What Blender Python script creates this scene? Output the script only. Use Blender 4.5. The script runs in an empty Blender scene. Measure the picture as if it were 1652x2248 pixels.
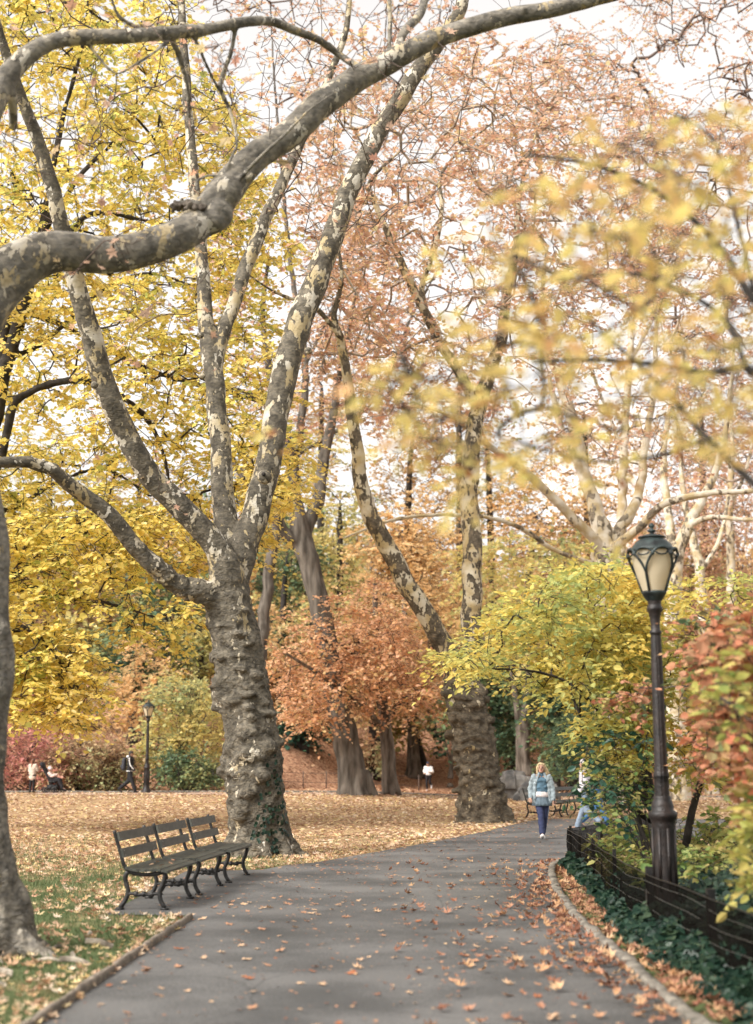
import bpy, math, random
import numpy as np
from mathutils import Vector, Matrix, noise as mnoise
from math import radians as R, sin, cos, pi, atan, atan2, sqrt
rng = np.random.default_rng(7); random.seed(7)
S = bpy.context.scene; COL = S.collection

# ------------------------------------------------------------------ camera
F, CX, CY, HZ, CAMZ = 3210.0, 826.0, 1123.5, 1670.0, 1.65
PITCH = atan((HZ-CY)/F)
cd = bpy.data.cameras.new("camera"); cam = bpy.data.objects.new("camera", cd); COL.objects.link(cam)
cam.location = (0, 0, CAMZ); cam.rotation_euler = (pi/2+PITCH, 0, 0)
cd.sensor_fit = 'VERTICAL'; cd.sensor_height = 56; cd.lens = 80; cd.clip_end = 3000; cd.clip_start = .1
cd.dof.use_dof = True; cd.dof.focus_distance = 26.0; cd.dof.aperture_fstop = 2.0
S.camera = cam
# ------------------------------------------------------------------ sky, sun, exposure
W = bpy.data.worlds.new("World"); S.world = W; W.use_nodes = True
nt = W.node_tree; bg = nt.nodes["Background"]
sky = nt.nodes.new('ShaderNodeTexSky'); sky.sky_type = 'NISHITA'; sky.sun_disc = False
SUN_EL, SUN_ROT = R(42), R(-128)
sky.sun_elevation = SUN_EL; sky.sun_rotation = SUN_ROT; sky.dust_density = 4; sky.air_density = 1.2
hs = nt.nodes.new('ShaderNodeHueSaturation'); hs.inputs['Saturation'].default_value = 0.05
tint = nt.nodes.new('ShaderNodeMix'); tint.data_type = 'RGBA'; tint.blend_type = 'MULTIPLY'
tint.inputs[0].default_value = 1; tint.inputs[7].default_value = (1.0, .96, .925, 1)
nt.links.new(sky.outputs[0], hs.inputs['Color']); nt.links.new(hs.outputs[0], tint.inputs[6])
nt.links.new(tint.outputs[2], bg.inputs['Color']); bg.inputs['Strength'].default_value = 0.15
sl = bpy.data.lights.new("sun", 'SUN'); sun = bpy.data.objects.new("sun", sl); COL.objects.link(sun)
sl.energy = 1.2; sl.angle = R(16); sl.color = (1, .95, .88)
az = SUN_ROT
sdir = Vector((sin(az)*cos(SUN_EL), cos(az)*cos(SUN_EL), sin(SUN_EL)))
sun.rotation_euler = sdir.to_track_quat('Z', 'Y').to_euler()
S.view_settings.view_transform = 'Standard'; S.view_settings.look = 'None'
S.view_settings.gamma = 1; S.view_settings.exposure = 1.22; S.view_settings.use_curve_mapping = False
S.render.engine = 'CYCLES'
cy = S.cycles; cy.max_bounces = 7; cy.diffuse_bounces = 4; cy.glossy_bounces = 2; cy.transmission_bounces = 5
cy.transparent_max_bounces = 8; cy.use_denoising = True; cy.caustics_reflective = False; cy.caustics_refractive = False
cy.sample_clamp_indirect = 6

# ------------------------------------------------------------------ helpers
def P(vx, vy, Y):
    u = (vx-CX)/F; v = -(vy-CY)/F
    fy = cos(PITCH)-sin(PITCH)*v; fz = sin(PITCH)+cos(PITCH)*v
    s = Y/fy
    return (u*s, Y, CAMZ+fz*s)
def smooth(a, b, t):
    t = np.clip((t-a)/(b-a), 0, 1); return t*t*(3-2*t)
def gz(x, y):
    x = np.asarray(x, float); y = np.asarray(y, float)
    h = .30*smooth(40, 60, y)*(1-smooth(-2, 6, x))
    h = h+.08*smooth(44, 60, y)*smooth(-2, 6, x)-.2*smooth(66, 84, y)*smooth(-2, 4, x)*(1-smooth(88, 96, y))
    y0 = 70+20*smooth(-6, 3, x)
    t = np.maximum(y-y0, 0)
    h = h+.16*t*smooth(0, 14, t)+.25*smooth(2, 14, t)*(np.sin(x*.21+1)+np.sin(x*.13+y*.17))
    h = h+.02*np.sin(x*1.3+y*.7)*np.cos(y*.9-x*.4)*smooth(3, 8, np.abs(x-0.3))
    h = h+.25*smooth(3.2, 5.5, x)*(1-smooth(24, 32, y))
    return h
def gz1(x, y): return float(gz(x, y))
def rgba(c): return (c[0], c[1], c[2], 1)
def link(o, root=None):
    COL.objects.link(o)
    if root is not None: o.parent = root
    return o
def tag(o, label, cat=None, group=None, kind=None):
    o['label'] = label
    if cat: o['category'] = cat
    if group: o['group'] = group
    if kind: o['kind'] = kind
    return o
def thing(name, label, cat, loc=(0, 0, 0), rz=0, group=None):
    o = bpy.data.objects.new(name, None); COL.objects.link(o); o.empty_display_size = .2
    o.location = loc; o.rotation_euler = (0, 0, rz)
    return tag(o, label, cat, group)
def dup(root, loc, rz, label):
    def rec(o, par):
        c = o.copy(); COL.objects.link(c); c.parent = par
        for ch in list(o.children): rec(ch, c)
        return c
    r = rec(root, None); r.location = loc; r.rotation_euler = (0, 0, rz); r['label'] = label
    return r
class MB:
    def __init__(s): s.v = []; s.f = []; s.n = 0
    def add(s, verts, faces, mi=0):
        verts = np.asarray(verts, float).reshape(-1, 3); faces = np.asarray(faces, np.int64)
        s.v.append(verts); s.f.append((faces+s.n, mi)); s.n += len(verts)
    def mesh(s, name, mats, smooth_=True, off=(0, 0, 0)):
        me = bpy.data.meshes.new(name)
        V = np.concatenate(s.v)-np.asarray(off)
        me.vertices.add(len(V)); me.vertices.foreach_set('co', V.astype(np.float32).ravel())
        li = np.concatenate([f.ravel() for f, _ in s.f])
        tot = np.concatenate([np.full(len(f), f.shape[1]) for f, _ in s.f])
        mi = np.concatenate([np.full(len(f), m) for f, m in s.f])
        me.loops.add(len(li)); me.loops.foreach_set('vertex_index', li.astype(np.int32))
        me.polygons.add(len(tot)); me.polygons.foreach_set('loop_start', (np.cumsum(tot)-tot).astype(np.int32))
        me.polygons.foreach_set('material_index', mi.astype(np.int32))
        me.polygons.foreach_set('use_smooth', np.full(len(tot), smooth_))
        for m in (mats if isinstance(mats, (list, tuple)) else [mats]): me.materials.append(m)
        me.update(calc_edges=True)
        return me
    def build(s, name, mats, root=None, smooth_=True):
        off = tuple(root.location) if (root is not None and root.get('_w')) else (0, 0, 0)
        return link(bpy.data.objects.new(name, s.mesh(name, mats, smooth_, off)), root)
def wthing(*a, **k):                # a thing whose parts are written in world coordinates
    o = thing(*a, **k); o['_w'] = 1; return o
def cat_rom(pts, step):
    pts = np.asarray(pts, float); out = []
    n = len(pts)
    for i in range(n-1):
        p0 = pts[max(i-1, 0)]; p1 = pts[i]; p2 = pts[i+1]; p3 = pts[min(i+2, n-1)]
        k = max(1, int(np.linalg.norm((p2-p1)[:3])/step))
        t = (np.arange(k)/k)[:, None]
        out.append(.5*((2*p1)+(-p0+p2)*t+(2*p0-5*p1+4*p2-p3)*t**2+(-p0+3*p1-3*p2+p3)*t**3))
    out.append(pts[-1:]); return np.concatenate(out)
def tube(mb, pts, rad, n=8, cap=True, mi=0, sq=(1, 1), up=None):
    pts = np.asarray(pts, float); m = len(pts); rad = np.broadcast_to(np.asarray(rad, float), (m,))
    T = np.gradient(pts, axis=0); T /= (np.linalg.norm(T, axis=1)[:, None]+1e-9)
    a = np.array([0, 0, 1.]) if abs(T[0][2]) < .9 else np.array([1., 0, 0])
    if up is not None: a = np.asarray(up, float)
    N = np.zeros((m, 3)); v = a-T[0]*a.dot(T[0]); N[0] = v/np.linalg.norm(v)
    for i in range(1, m):
        v = N[i-1]-T[i]*N[i-1].dot(T[i]); N[i] = v/(np.linalg.norm(v)+1e-9)
    B = np.cross(T, N); th = np.arange(n)*2*pi/n
    ring = pts[:, None]+rad[:, None, None]*(np.cos(th)[None, :, None]*N[:, None]*sq[0]+np.sin(th)[None, :, None]*B[:, None]*sq[1])
    V = ring.reshape(-1, 3); i = np.arange(m-1)[:, None]*n; j = np.arange(n)[None]; k = (j+1) % n
    Q = np.stack([i+j, i+k, i+n+k, i+n+j], -1).reshape(-1, 4)
    mb.add(V, Q, mi)
    if cap:
        base = mb.n-len(V)
        for off, rev in ((0, 1), ((m-1)*n, 0)):
            c = pts[0] if off == 0 else pts[-1]
            mb.v.append(c[None].copy()); ci = mb.n; mb.n += 1
            jj = np.arange(n); kk = (jj+1) % n
            f = np.stack([np.full(n, ci), base+off+(kk if rev else jj), base+off+(jj if rev else kk)], 1)
            mb.f.append((f, mi))
def capsule(mb, p0, p1, r0, r1, n=12, mi=0, sq=(1, 1), up=None):
    p0 = np.asarray(p0, float); p1 = np.asarray(p1, float); d = p1-p0; L = np.linalg.norm(d)+1e-9; d = d/L
    pts = []; rr = []
    for a in (-85, -60, -30, 0): pts.append(p0+d*r0*sin(R(a))); rr.append(r0*cos(R(a)))
    for t in (.25, .5, .75): pts.append(p0+d*L*t); rr.append(r0+(r1-r0)*t)
    for a in (0, 30, 60, 85): pts.append(p1+d*r1*sin(R(a))); rr.append(r1*cos(R(a)))
    tube(mb, pts, rr, n, True, mi, sq, up)
def ell(mb, c, r, n=14, mi=0, rot=None):
    th = np.linspace(-pi/2, pi/2, n//2+2)[1:-1]; V = [[0, 0, -1.]]
    for t in th:
        for k in range(n): V.append([cos(t)*cos(2*pi*k/n), cos(t)*sin(2*pi*k/n), sin(t)])
    V.append([0, 0, 1.]); V = np.array(V)*np.asarray(r)
    if rot is not None: V = V@np.array(rot).T
    V += np.asarray(c); m = len(th); T = []; Q = []
    for k in range(n):
        T.append([0, 1+(k+1) % n, 1+k]); T.append([len(V)-1, 1+(m-1)*n+k, 1+(m-1)*n+(k+1) % n])
    for a in range(m-1):
        for k in range(n): Q.append([1+a*n+k, 1+a*n+(k+1) % n, 1+(a+1)*n+(k+1) % n, 1+(a+1)*n+k])
    b = mb.n; mb.v.append(V); mb.n += len(V)
    mb.f.append((np.array(T)+b, mi)); mb.f.append((np.array(Q)+b, mi))
def box(mb, c, s, mi=0, rot=None):
    V = np.array([[x, y, z] for x in (-.5, .5) for y in (-.5, .5) for z in (-.5, .5)])*np.asarray(s)
    if rot is not None: V = V@np.array(rot).T
    mb.add(V+np.asarray(c), [[0, 1, 3, 2], [4, 6, 7, 5], [0, 4, 5, 1], [2, 3, 7, 6], [0, 2, 6, 4], [1, 5, 7, 3]], mi)
def lathe(mb, prof, n=24, c=(0, 0, 0), mi=0, flute=0, fn=12):
    prof = np.asarray(prof, float); m = len(prof); th = np.arange(n)*2*pi/n
    r = prof[:, 0][:, None]*(1+flute*np.cos(th*fn)[None])
    V = np.stack([r*np.cos(th), r*np.sin(th), np.repeat(prof[:, 1][:, None], n, 1)], -1).reshape(-1, 3)+np.asarray(c)
    i = np.arange(m-1)[:, None]*n; j = np.arange(n)[None]; k = (j+1) % n
    mb.add(V, np.stack([i+j, i+k, i+n+k, i+n+j], -1).reshape(-1, 4), mi)
def remesh(mb, voxel, sm=2):
    me = mb.mesh("tmp", []); o = bpy.data.objects.new("tmp", me); COL.objects.link(o)
    m = o.modifiers.new("r", 'REMESH'); m.mode = 'VOXEL'; m.voxel_size = voxel
    if sm:
        m2 = o.modifiers.new("s", 'SMOOTH'); m2.iterations = sm; m2.factor = .5
    dg = bpy.context.evaluated_depsgraph_get(); dg.update(); ev = o.evaluated_get(dg); em = ev.to_mesh()
    n = len(em.vertices); V = np.empty(n*3, np.float32); em.vertices.foreach_get('co', V)
    N = np.empty(n*3, np.float32); em.vertices.foreach_get('normal', N)
    lt = np.empty(len(em.polygons), np.int32); em.polygons.foreach_get('loop_total', lt)
    li = np.empty(len(em.loops), np.int32); em.loops.foreach_get('vertex_index', li)
    ev.to_mesh_clear(); bpy.data.objects.remove(o); bpy.data.meshes.remove(me)
    q = li[np.repeat(lt == 4, lt)].reshape(-1, 4); t = li[np.repeat(lt == 3, lt)].reshape(-1, 3)
    out = MB(); V = V.reshape(-1, 3).astype(float); out.v.append(V); out.n = n
    if len(q): out.f.append((q.astype(np.int64), 0))
    if len(t): out.f.append((t.astype(np.int64), 0))
    return out, V, N.reshape(-1, 3).astype(float)

# ------------------------------------------------------------------ materials
def newmat(name):
    m = bpy.data.materials.new(name); m.use_nodes = True; t = m.node_tree; t.nodes.clear()
    return m, t, t.nodes, t.links
def mat_leaf(name, cols, nscale=.6, trans=.45, mixn=.5, rough=.55):
    m, t, N, L = newmat(name)
    out = N.new('ShaderNodeOutputMaterial'); geo = N.new('ShaderNodeNewGeometry'); tc = N.new('ShaderNodeTexCoord')
    no = N.new('ShaderNodeTexNoise'); no.inputs['Scale'].default_value = nscale; no.inputs['Detail'].default_value = 2
    L.new(tc.outputs['Object'], no.inputs['Vector'])
    mp = N.new('ShaderNodeMapRange'); mp.inputs[1].default_value = .3; mp.inputs[2].default_value = .7; L.new(no.outputs[0], mp.inputs[0])
    mx = N.new('ShaderNodeMix'); mx.inputs[0].default_value = mixn
    L.new(geo.outputs['Random Per Island'], mx.inputs[2]); L.new(mp.outputs[0], mx.inputs[3])
    cr = N.new('ShaderNodeValToRGB'); L.new(mx.outputs[0], cr.inputs[0])
    e = cr.color_ramp.elements
    while len(e) < len(cols): e.new(.5)
    for i, c in enumerate(cols): e[i].position = .12+.76*i/(len(cols)-1); e[i].color = rgba(c)
    di = N.new('ShaderNodeBsdfPrincipled'); di.inputs['Roughness'].default_value = rough; di.inputs['Specular IOR Level'].default_value = .3
    tr = N.new('ShaderNodeBsdfTranslucent'); ms = N.new('ShaderNodeMixShader'); ms.inputs[0].default_value = trans
    L.new(cr.outputs[0], di.inputs['Base Color']); L.new(cr.outputs[0], tr.inputs['Color'])
    L.new(di.outputs[0], ms.inputs[1]); L.new(tr.outputs[0], ms.inputs[2]); L.new(ms.outputs[0], out.inputs[0])
    return m
def mat_basic(name, c, rough=.6, metal=0, var=.25, scale=8, bump=0, c2=None, bscale=40, spec=.4, stretch=(1, 1, 1)):
    m, t, N, L = newmat(name)
    out = N.new('ShaderNodeOutputMaterial'); p = N.new('ShaderNodeBsdfPrincipled'); tc = N.new('ShaderNodeTexCoord')
    mp = N.new('ShaderNodeMapping'); mp.inputs['Scale'].default_value = stretch; L.new(tc.outputs['Object'], mp.inputs[0])
    no = N.new('ShaderNodeTexNoise'); no.inputs['Scale'].default_value = scale; no.inputs['Detail'].default_value = 5
    L.new(mp.outputs[0], no.inputs['Vector'])
    cr = N.new('ShaderNodeValToRGB'); cr.color_ramp.elements[0].position = .35; cr.color_ramp.elements[1].position = .65
    c2 = c2 or tuple(min(1, x*(1+var)) for x in c)
    cr.color_ramp.elements[0].color = rgba(tuple(x*(1-var) for x in c)); cr.color_ramp.elements[1].color = rgba(c2)
    L.new(no.outputs[0], cr.inputs[0]); L.new(cr.outputs[0], p.inputs['Base Color'])
    p.inputs['Roughness'].default_value = rough; p.inputs['Metallic'].default_value = metal; p.inputs['Specular IOR Level'].default_value = spec
    if bump:
        n2 = N.new('ShaderNodeTexNoise'); n2.inputs['Scale'].default_value = bscale; n2.inputs['Detail'].default_value = 4
        L.new(mp.outputs[0], n2.inputs['Vector'])
        b = N.new('ShaderNodeBump'); b.inputs['Strength'].default_value = bump; b.inputs['Distance'].default_value = .02
        L.new(n2.outputs[0], b.inputs['Height']); L.new(b.outputs[0], p.inputs['Normal'])
    L.new(p.outputs[0], out.inputs[0]); return m
def mat_plane_bark(name, low=3.0, high=7.0, patch_lo=.66, patch_hi=.56, cream=(.56, .50, .38), dark=(.105, .09, .07), sc=3.2):
    """London plane: olive brown bark flaking to cream plates, more of them on the upper limbs"""
    m, t, N, L = newmat(name)
    out = N.new('ShaderNodeOutputMaterial'); p = N.new('ShaderNodeBsdfPrincipled'); tc = N.new('ShaderNodeTexCoord')
    p.inputs['Roughness'].default_value = .85; p.inputs['Specular IOR Level'].default_value = .2
    def nz(scale, detail, st, dist=0):
        mp = N.new('ShaderNodeMapping'); mp.inputs['Scale'].default_value = st; L.new(tc.outputs['Object'], mp.inputs[0])
        n = N.new('ShaderNodeTexNoise'); n.inputs['Scale'].default_value = scale; n.inputs['Detail'].default_value = detail
        n.inputs['Distortion'].default_value = dist; L.new(mp.outputs[0], n.inputs['Vector']); return n
    def ramp(src, a, b, ca, cb):
        r = N.new('ShaderNodeValToRGB'); r.color_ramp.elements[0].position = a; r.color_ramp.elements[1].position = b
        r.color_ramp.elements[0].color = rgba(ca); r.color_ramp.elements[1].color = rgba(cb); L.new(src, r.inputs[0]); return r
    base = ramp(nz(5, 6, (1, 1, 1)).outputs[0], .35, .68, tuple(x*.62 for x in dark), tuple(x*1.6 for x in dark))
    rough_ = ramp(nz(14, 5, (1, 1, 1.6)).outputs[0], .38, .62, (.5, .5, .5), (1.15, 1.1, 1.0))
    mul = N.new('ShaderNodeMix'); mul.data_type = 'RGBA'; mul.blend_type = 'MULTIPLY'; mul.inputs[0].default_value = .7
    L.new(base.outputs[0], mul.inputs[6]); L.new(rough_.outputs[0], mul.inputs[7])
    sp = N.new('ShaderNodeSeparateXYZ'); L.new(tc.outputs['Object'], sp.inputs[0])
    mr = N.new('ShaderNodeMapRange'); mr.inputs[1].default_value = low; mr.inputs[2].default_value = high
    mr.inputs[3].default_value = patch_lo; mr.inputs[4].default_value = patch_hi; L.new(sp.outputs[2], mr.inputs[0])
    a = nz(sc, 3.5, (1, 1, .55), .3); b = nz(sc*3.4, 3, (1, 1, .6), .2)
    mx = N.new('ShaderNodeMix'); mx.inputs[0].default_value = .38; L.new(a.outputs[0], mx.inputs[2]); L.new(b.outputs[0], mx.inputs[3])
    sub = N.new('ShaderNodeMath'); sub.operation = 'SUBTRACT'; L.new(mx.outputs[0], sub.inputs[0]); L.new(mr.outputs[0], sub.inputs[1])
    st = N.new('ShaderNodeMapRange'); st.inputs[1].default_value = 0; st.inputs[2].default_value = .012; L.new(sub.outputs[0], st.inputs[0])
    cc = ramp(nz(2.1, 3, (1, 1, 1)).outputs[0], .4, .62, (cream[0]*.72, cream[1]*.62, cream[2]*.42), cream)
    mix = N.new('ShaderNodeMix'); mix.data_type = 'RGBA'; L.new(st.outputs[0], mix.inputs[0]); L.new(mul.outputs[2], mix.inputs[6]); L.new(cc.outputs[0], mix.inputs[7])
    L.new(mix.outputs[2], p.inputs['Base Color'])
    # relief: wrinkles low on the trunk, plate edges higher up
    w = nz(9, 8, (1, 1, 1.35), 1.4); wr = N.new('ShaderNodeMapRange'); wr.inputs[1].default_value = low; wr.inputs[2].default_value = high+1
    wr.inputs[3].default_value = 1; wr.inputs[4].default_value = .3; L.new(sp.outputs[2], wr.inputs[0])
    hm = N.new('ShaderNodeMath'); hm.operation = 'MULTIPLY'; L.new(w.outputs[0], hm.inputs[0]); L.new(wr.outputs[0], hm.inputs[1])
    h2 = N.new('ShaderNodeMath'); h2.operation = 'MULTIPLY_ADD'; h2.inputs[1].default_value = -.15; L.new(st.outputs[0], h2.inputs[0]); L.new(hm.outputs[0], h2.inputs[2])
    bp = N.new('ShaderNodeBump'); bp.inputs['Strength'].default_value = 1; bp.inputs['Distance'].default_value = .08
    L.new(h2.outputs[0], bp.inputs['Height']); L.new(bp.outputs[0], p.inputs['Normal']); L.new(p.outputs[0], out.inputs[0])
    return m
M = {}
M['planebark'] = mat_plane_bark('plane_bark', 3.0, 7.5, .60, .522, dark=(.13, .116, .092), sc=4.2, cream=(.54, .50, .42))
M['planebark_near'] = mat_plane_bark('plane_bark_near', 2.0, 4.5, .61, .552, dark=(.19, .175, .15), sc=6, cream=(.52, .48, .41))
M['planebark_mid'] = mat_plane_bark('plane_bark_mid', 2.5, 6, .62, .50, dark=(.12, .10, .074), sc=3.4)
M['planebark_pale'] = mat_plane_bark('plane_bark_pale', 0, 2, .47, .44, cream=(.62, .57, .47), dark=(.2, .17, .13), sc=1.8)
M['oakbark'] = mat_basic('oak_bark', (.10, .08, .062), .9, 0, .4, 6, .9, (.19, .16, .13), 22, .2, (1, 1, .22))
M['greybark'] = mat_basic('grey_bark', (.085, .072, .058), .9, 0, .4, 5, .9, (.155, .135, .112), 18, .2, (1, 1, .18))
M['darkbark'] = mat_basic('dark_bark', (.022, .018, .015), .9, 0, .3, 6, .5, (.05, .042, .036))
M['twig'] = mat_basic('twig_bark', (.10, .07, .055), .9, 0, .3, 6)
M['paletwig'] = mat_basic('pale_twig_bark', (.33, .27, .21), .9, 0, .5, 3)
M['yellow'] = mat_leaf('yellow_leaf', [(.42, .47, .14), (.72, .65, .20), (.84, .72, .22), (.86, .71, .21), (.80, .60, .17), (.90, .81, .42)], .45, .62, .45)
M['plane_leaf'] = mat_leaf('brown_orange_leaf', [(.38, .20, .14), (.66, .42, .30), (.72, .50, .37), (.68, .38, .24), (.74, .60, .32), (.56, .30, .22)], .3, .55, .35)
M['rust'] = mat_leaf('rust_leaf', [(.38, .20, .11), (.62, .34, .18), (.70, .44, .28), (.66, .34, .15), (.74, .54, .32), (.60, .44, .18)], .8, .45, .45)
M['bgorange'] = mat_leaf('pale_orange_leaf', [(.46, .42, .22), (.70, .45, .22), (.76, .54, .28), (.72, .44, .18), (.62, .54, .3)], .25, .5, .6)
M['bgyellow'] = mat_leaf('pale_yellow_green_leaf', [(.30, .35, .18), (.50, .50, .22), (.68, .58, .22), (.70, .54, .20), (.54, .54, .3)], .3, .5, .6)
M['bggreen'] = mat_leaf('dull_green_leaf', [(.06, .12, .07), (.11, .18, .10), (.20, .26, .12), (.36, .35, .14)], .3, .4, .6)
M['darkgreen'] = mat_leaf('dark_green_leaf', [(.018, .05, .035), (.03, .085, .055), (.06, .12, .06)], 1.2, .25, .4, .35)
M['ygreen'] = mat_leaf('yellow_green_leaf', [(.76, .54, .14), (.74, .58, .15), (.66, .58, .17), (.50, .52, .18), (.34, .42, .18)], .75, .5, .6)
M['ybed'] = mat_leaf('bed_leaf', [(.08, .17, .05), (.20, .28, .08), (.38, .36, .12), (.48, .38, .14)], 1.3, .4, .5)
M['redleaf'] = mat_leaf('red_shrub_leaf', [(.10, .16, .08), (.20, .24, .10), (.38, .20, .11), (.56, .28, .17), (.54, .19, .10), (.62, .38, .20), (.46, .40, .14)], 1.3, .42, .5)
M['redyellow'] = mat_leaf('yellow_shrub_leaf', [(.14, .22, .06), (.40, .40, .10), (.54, .46, .13), (.56, .38, .18)], 1.0, .45, .4)
M['crimson'] = mat_leaf('crimson_bush_leaf', [(.40, .28, .14), (.50, .26, .17), (.62, .26, .23), (.56, .36, .22)], .22, .45, .7)
M['brownbush'] = mat_leaf('russet_bush_leaf', [(.32, .20, .13), (.50, .30, .18), (.48, .38, .20), (.32, .38, .18)], .25, .4, .7)
M['nearleaf'] = mat_leaf('near_yellow_leaf', [(.36, .14, .05), (.74, .55, .19), (.80, .63, .23), (.72, .62, .20), (.76, .53, .21), (.72, .42, .2)], .9, .62, .4)
M['litter'] = mat_leaf('fallen_leaf', [(.20, .10, .06), (.42, .24, .14), (.60, .40, .25), (.62, .48, .34), (.70, .56, .26), (.46, .25, .15), (.72, .62, .48), (.40, .19, .11)], .5, .15, .42, .7)
M['pathleaf'] = mat_leaf('path_leaf', [(.12, .05, .03), (.28, .12, .07), (.40, .21, .13), (.46, .26, .13), (.50, .35, .21)], 3, .1, .3, .65)
M['ivy'] = mat_leaf('ivy_leaf', [(.005, .016, .011), (.009, .028, .018), (.018, .044, .027), (.04, .065, .035)], 2, .15, .3, .4)  # dark leaf greens, lowered further to paint in the shade on the bank
M['grass'] = mat_leaf('grass_blade', [(.075, .115, .045), (.12, .155, .065), (.20, .215, .10)], 1, .3, .4, .6)
M['iron'] = mat_basic('black_iron', (.014, .014, .014), .45, .2, .3, 12, .3, (.03, .028, .026))
M['lampiron'] = mat_basic('weathered_iron', (.005, .0045, .0045), .5, .1, .3, 9, .35, (.022, .014, .011), spec=.5)
M['lampiron_top'] = mat_basic('weathered_iron_green', (.010, .013, .013), .45, .2, .3, 9, .3, (.03, .045, .043), spec=.5)
M['benchwood'] = mat_basic('green_painted_slat', (.022, .025, .02), .5, 0, .25, 14, .2, (.055, .058, .046), spec=.5, stretch=(.3, 1, 1))
M['stone'] = mat_basic('kerb_stone', (.11, .098, .08), .9, 0, .4, 7, .8, (.25, .225, .185), 30)
M['edging'] = mat_basic('timber_edging', (.19, .155, .12), .9, 0, .35, 10, .6)
M['rock'] = mat_basic('schist_rock', (.10, .10, .10), .85, 0, .4, 2.2, .8, (.24, .23, .21), 12)
M['soil'] = mat_basic('soil', (.035, .025, .018), 1, 0, .4, 4, .6)

def mat_glass():
    m, t, N, L = newmat('frosted_lamp_glass'); out = N.new('ShaderNodeOutputMaterial')
    p = N.new('ShaderNodeBsdfPrincipled'); tr = N.new('ShaderNodeBsdfTranslucent'); ms = N.new('ShaderNodeMixShader')
    no = N.new('ShaderNodeTexNoise'); no.inputs['Scale'].default_value = 7; tc = N.new('ShaderNodeTexCoord'); L.new(tc.outputs['Object'], no.inputs['Vector'])
    cr = N.new('ShaderNodeValToRGB'); cr.color_ramp.elements[0].color = (.78, .66, .44, 1); cr.color_ramp.elements[1].color = (.88, .79, .60, 1)
    L.new(no.outputs[0], cr.inputs[0]); L.new(cr.outputs[0], p.inputs['Base Color']); L.new(cr.outputs[0], tr.inputs[0])
    p.inputs['Roughness'].default_value = .3; ms.inputs[0].default_value = .5
    L.new(p.outputs[0], ms.inputs[1]); L.new(tr.outputs[0], ms.inputs[2]); L.new(ms.outputs[0], out.inputs[0]); return m
M['glass'] = mat_glass()
def mat_net():
    m, t, N, L = newmat('black_netting'); out = N.new('ShaderNodeOutputMaterial')
    d = N.new('ShaderNodeBsdfDiffuse'); d.inputs[0].default_value = (.008, .007, .006, 1); tr = N.new('ShaderNodeBsdfTransparent'); ms = N.new('ShaderNodeMixShader')
    tc = N.new('ShaderNodeTexCoord'); mp = N.new('ShaderNodeMapping'); mp.inputs['Scale'].default_value = (1, 1, .05); L.new(tc.outputs['Object'], mp.inputs[0])
    no = N.new('ShaderNodeTexNoise'); no.inputs['Scale'].default_value = 160; L.new(mp.outputs[0], no.inputs['Vector'])
    mr = N.new('ShaderNodeMapRange'); mr.inputs[1].default_value = .35; mr.inputs[2].default_value = .65; mr.inputs[3].default_value = .6; mr.inputs[4].default_value = .95
    L.new(no.outputs[0], mr.inputs[0]); L.new(mr.outputs[0], ms.inputs[0])
    L.new(tr.outputs[0], ms.inputs[1]); L.new(d.outputs[0], ms.inputs[2]); L.new(ms.outputs[0], out.inputs[0]); return m
M['net'] = mat_net()
def mat_asphalt():
    m, t, N, L = newmat('asphalt'); out = N.new('ShaderNodeOutputMaterial'); p = N.new('ShaderNodeBsdfPrincipled'); tc = N.new('ShaderNodeTexCoord')
    def nz(s, d):
        n = N.new('ShaderNodeTexNoise'); n.inputs['Scale'].default_value = s; n.inputs['Detail'].default_value = d; L.new(tc.outputs['Object'], n.inputs['Vector']); return n
    a = nz(.8, 8); b = nz(65, 4); mx = N.new('ShaderNodeMix'); mx.inputs[0].default_value = .5; L.new(a.outputs[0], mx.inputs[2]); L.new(b.outputs[0], mx.inputs[3])
    cr = N.new('ShaderNodeValToRGB'); cr.color_ramp.elements[0].position = .43; cr.color_ramp.elements[1].position = .57
    cr.color_ramp.elements[0].color = (.046, .046, .045, 1); cr.color_ramp.elements[1].color = (.128, .125, .120, 1)
    L.new(mx.outputs[0], cr.inputs[0]); 
    # fine cracks and stains worn into the surface
    dn = nz(1.6, 4); mxv = N.new('ShaderNodeMix'); mxv.data_type = 'RGBA'; mxv.inputs[0].default_value = .22; L.new(tc.outputs['Object'], mxv.inputs[6]); L.new(dn.outputs['Color'], mxv.inputs[7])
    vc = N.new('ShaderNodeTexVoronoi'); vc.feature = 'DISTANCE_TO_EDGE'; vc.inputs['Scale'].default_value = .5; L.new(mxv.outputs[2], vc.inputs['Vector'])
    ck = N.new('ShaderNodeMapRange'); ck.inputs[2].default_value = .006; ck.inputs[3].default_value = .6; ck.inputs[4].default_value = 1; L.new(vc.outputs['Distance'], ck.inputs[0])
    stn = N.new('ShaderNodeMapRange'); stn.inputs[1].default_value = .42; stn.inputs[2].default_value = .6; stn.inputs[3].default_value = .9; stn.inputs[4].default_value = 1.06; L.new(nz(.35, 6).outputs[0], stn.inputs[0])
    mu = N.new('ShaderNodeMath'); mu.operation = 'MULTIPLY'; L.new(ck.outputs[0], mu.inputs[0]); L.new(stn.outputs[0], mu.inputs[1])
    vs = N.new('ShaderNodeVectorMath'); vs.operation = 'SCALE'; L.new(cr.outputs[0], vs.inputs[0]); L.new(mu.outputs[0], vs.inputs['Scale'])
    L.new(vs.outputs[0], p.inputs['Base Color']); p.inputs['Roughness'].default_value = .75
    bp = N.new('ShaderNodeBump'); bp.inputs['Strength'].default_value = .9; bp.inputs['Distance'].default_value = .006; L.new(b.outputs[0], bp.inputs['Height'])
    L.new(bp.outputs[0], p.inputs['Normal']); L.new(p.outputs[0], out.inputs[0]); return m
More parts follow.
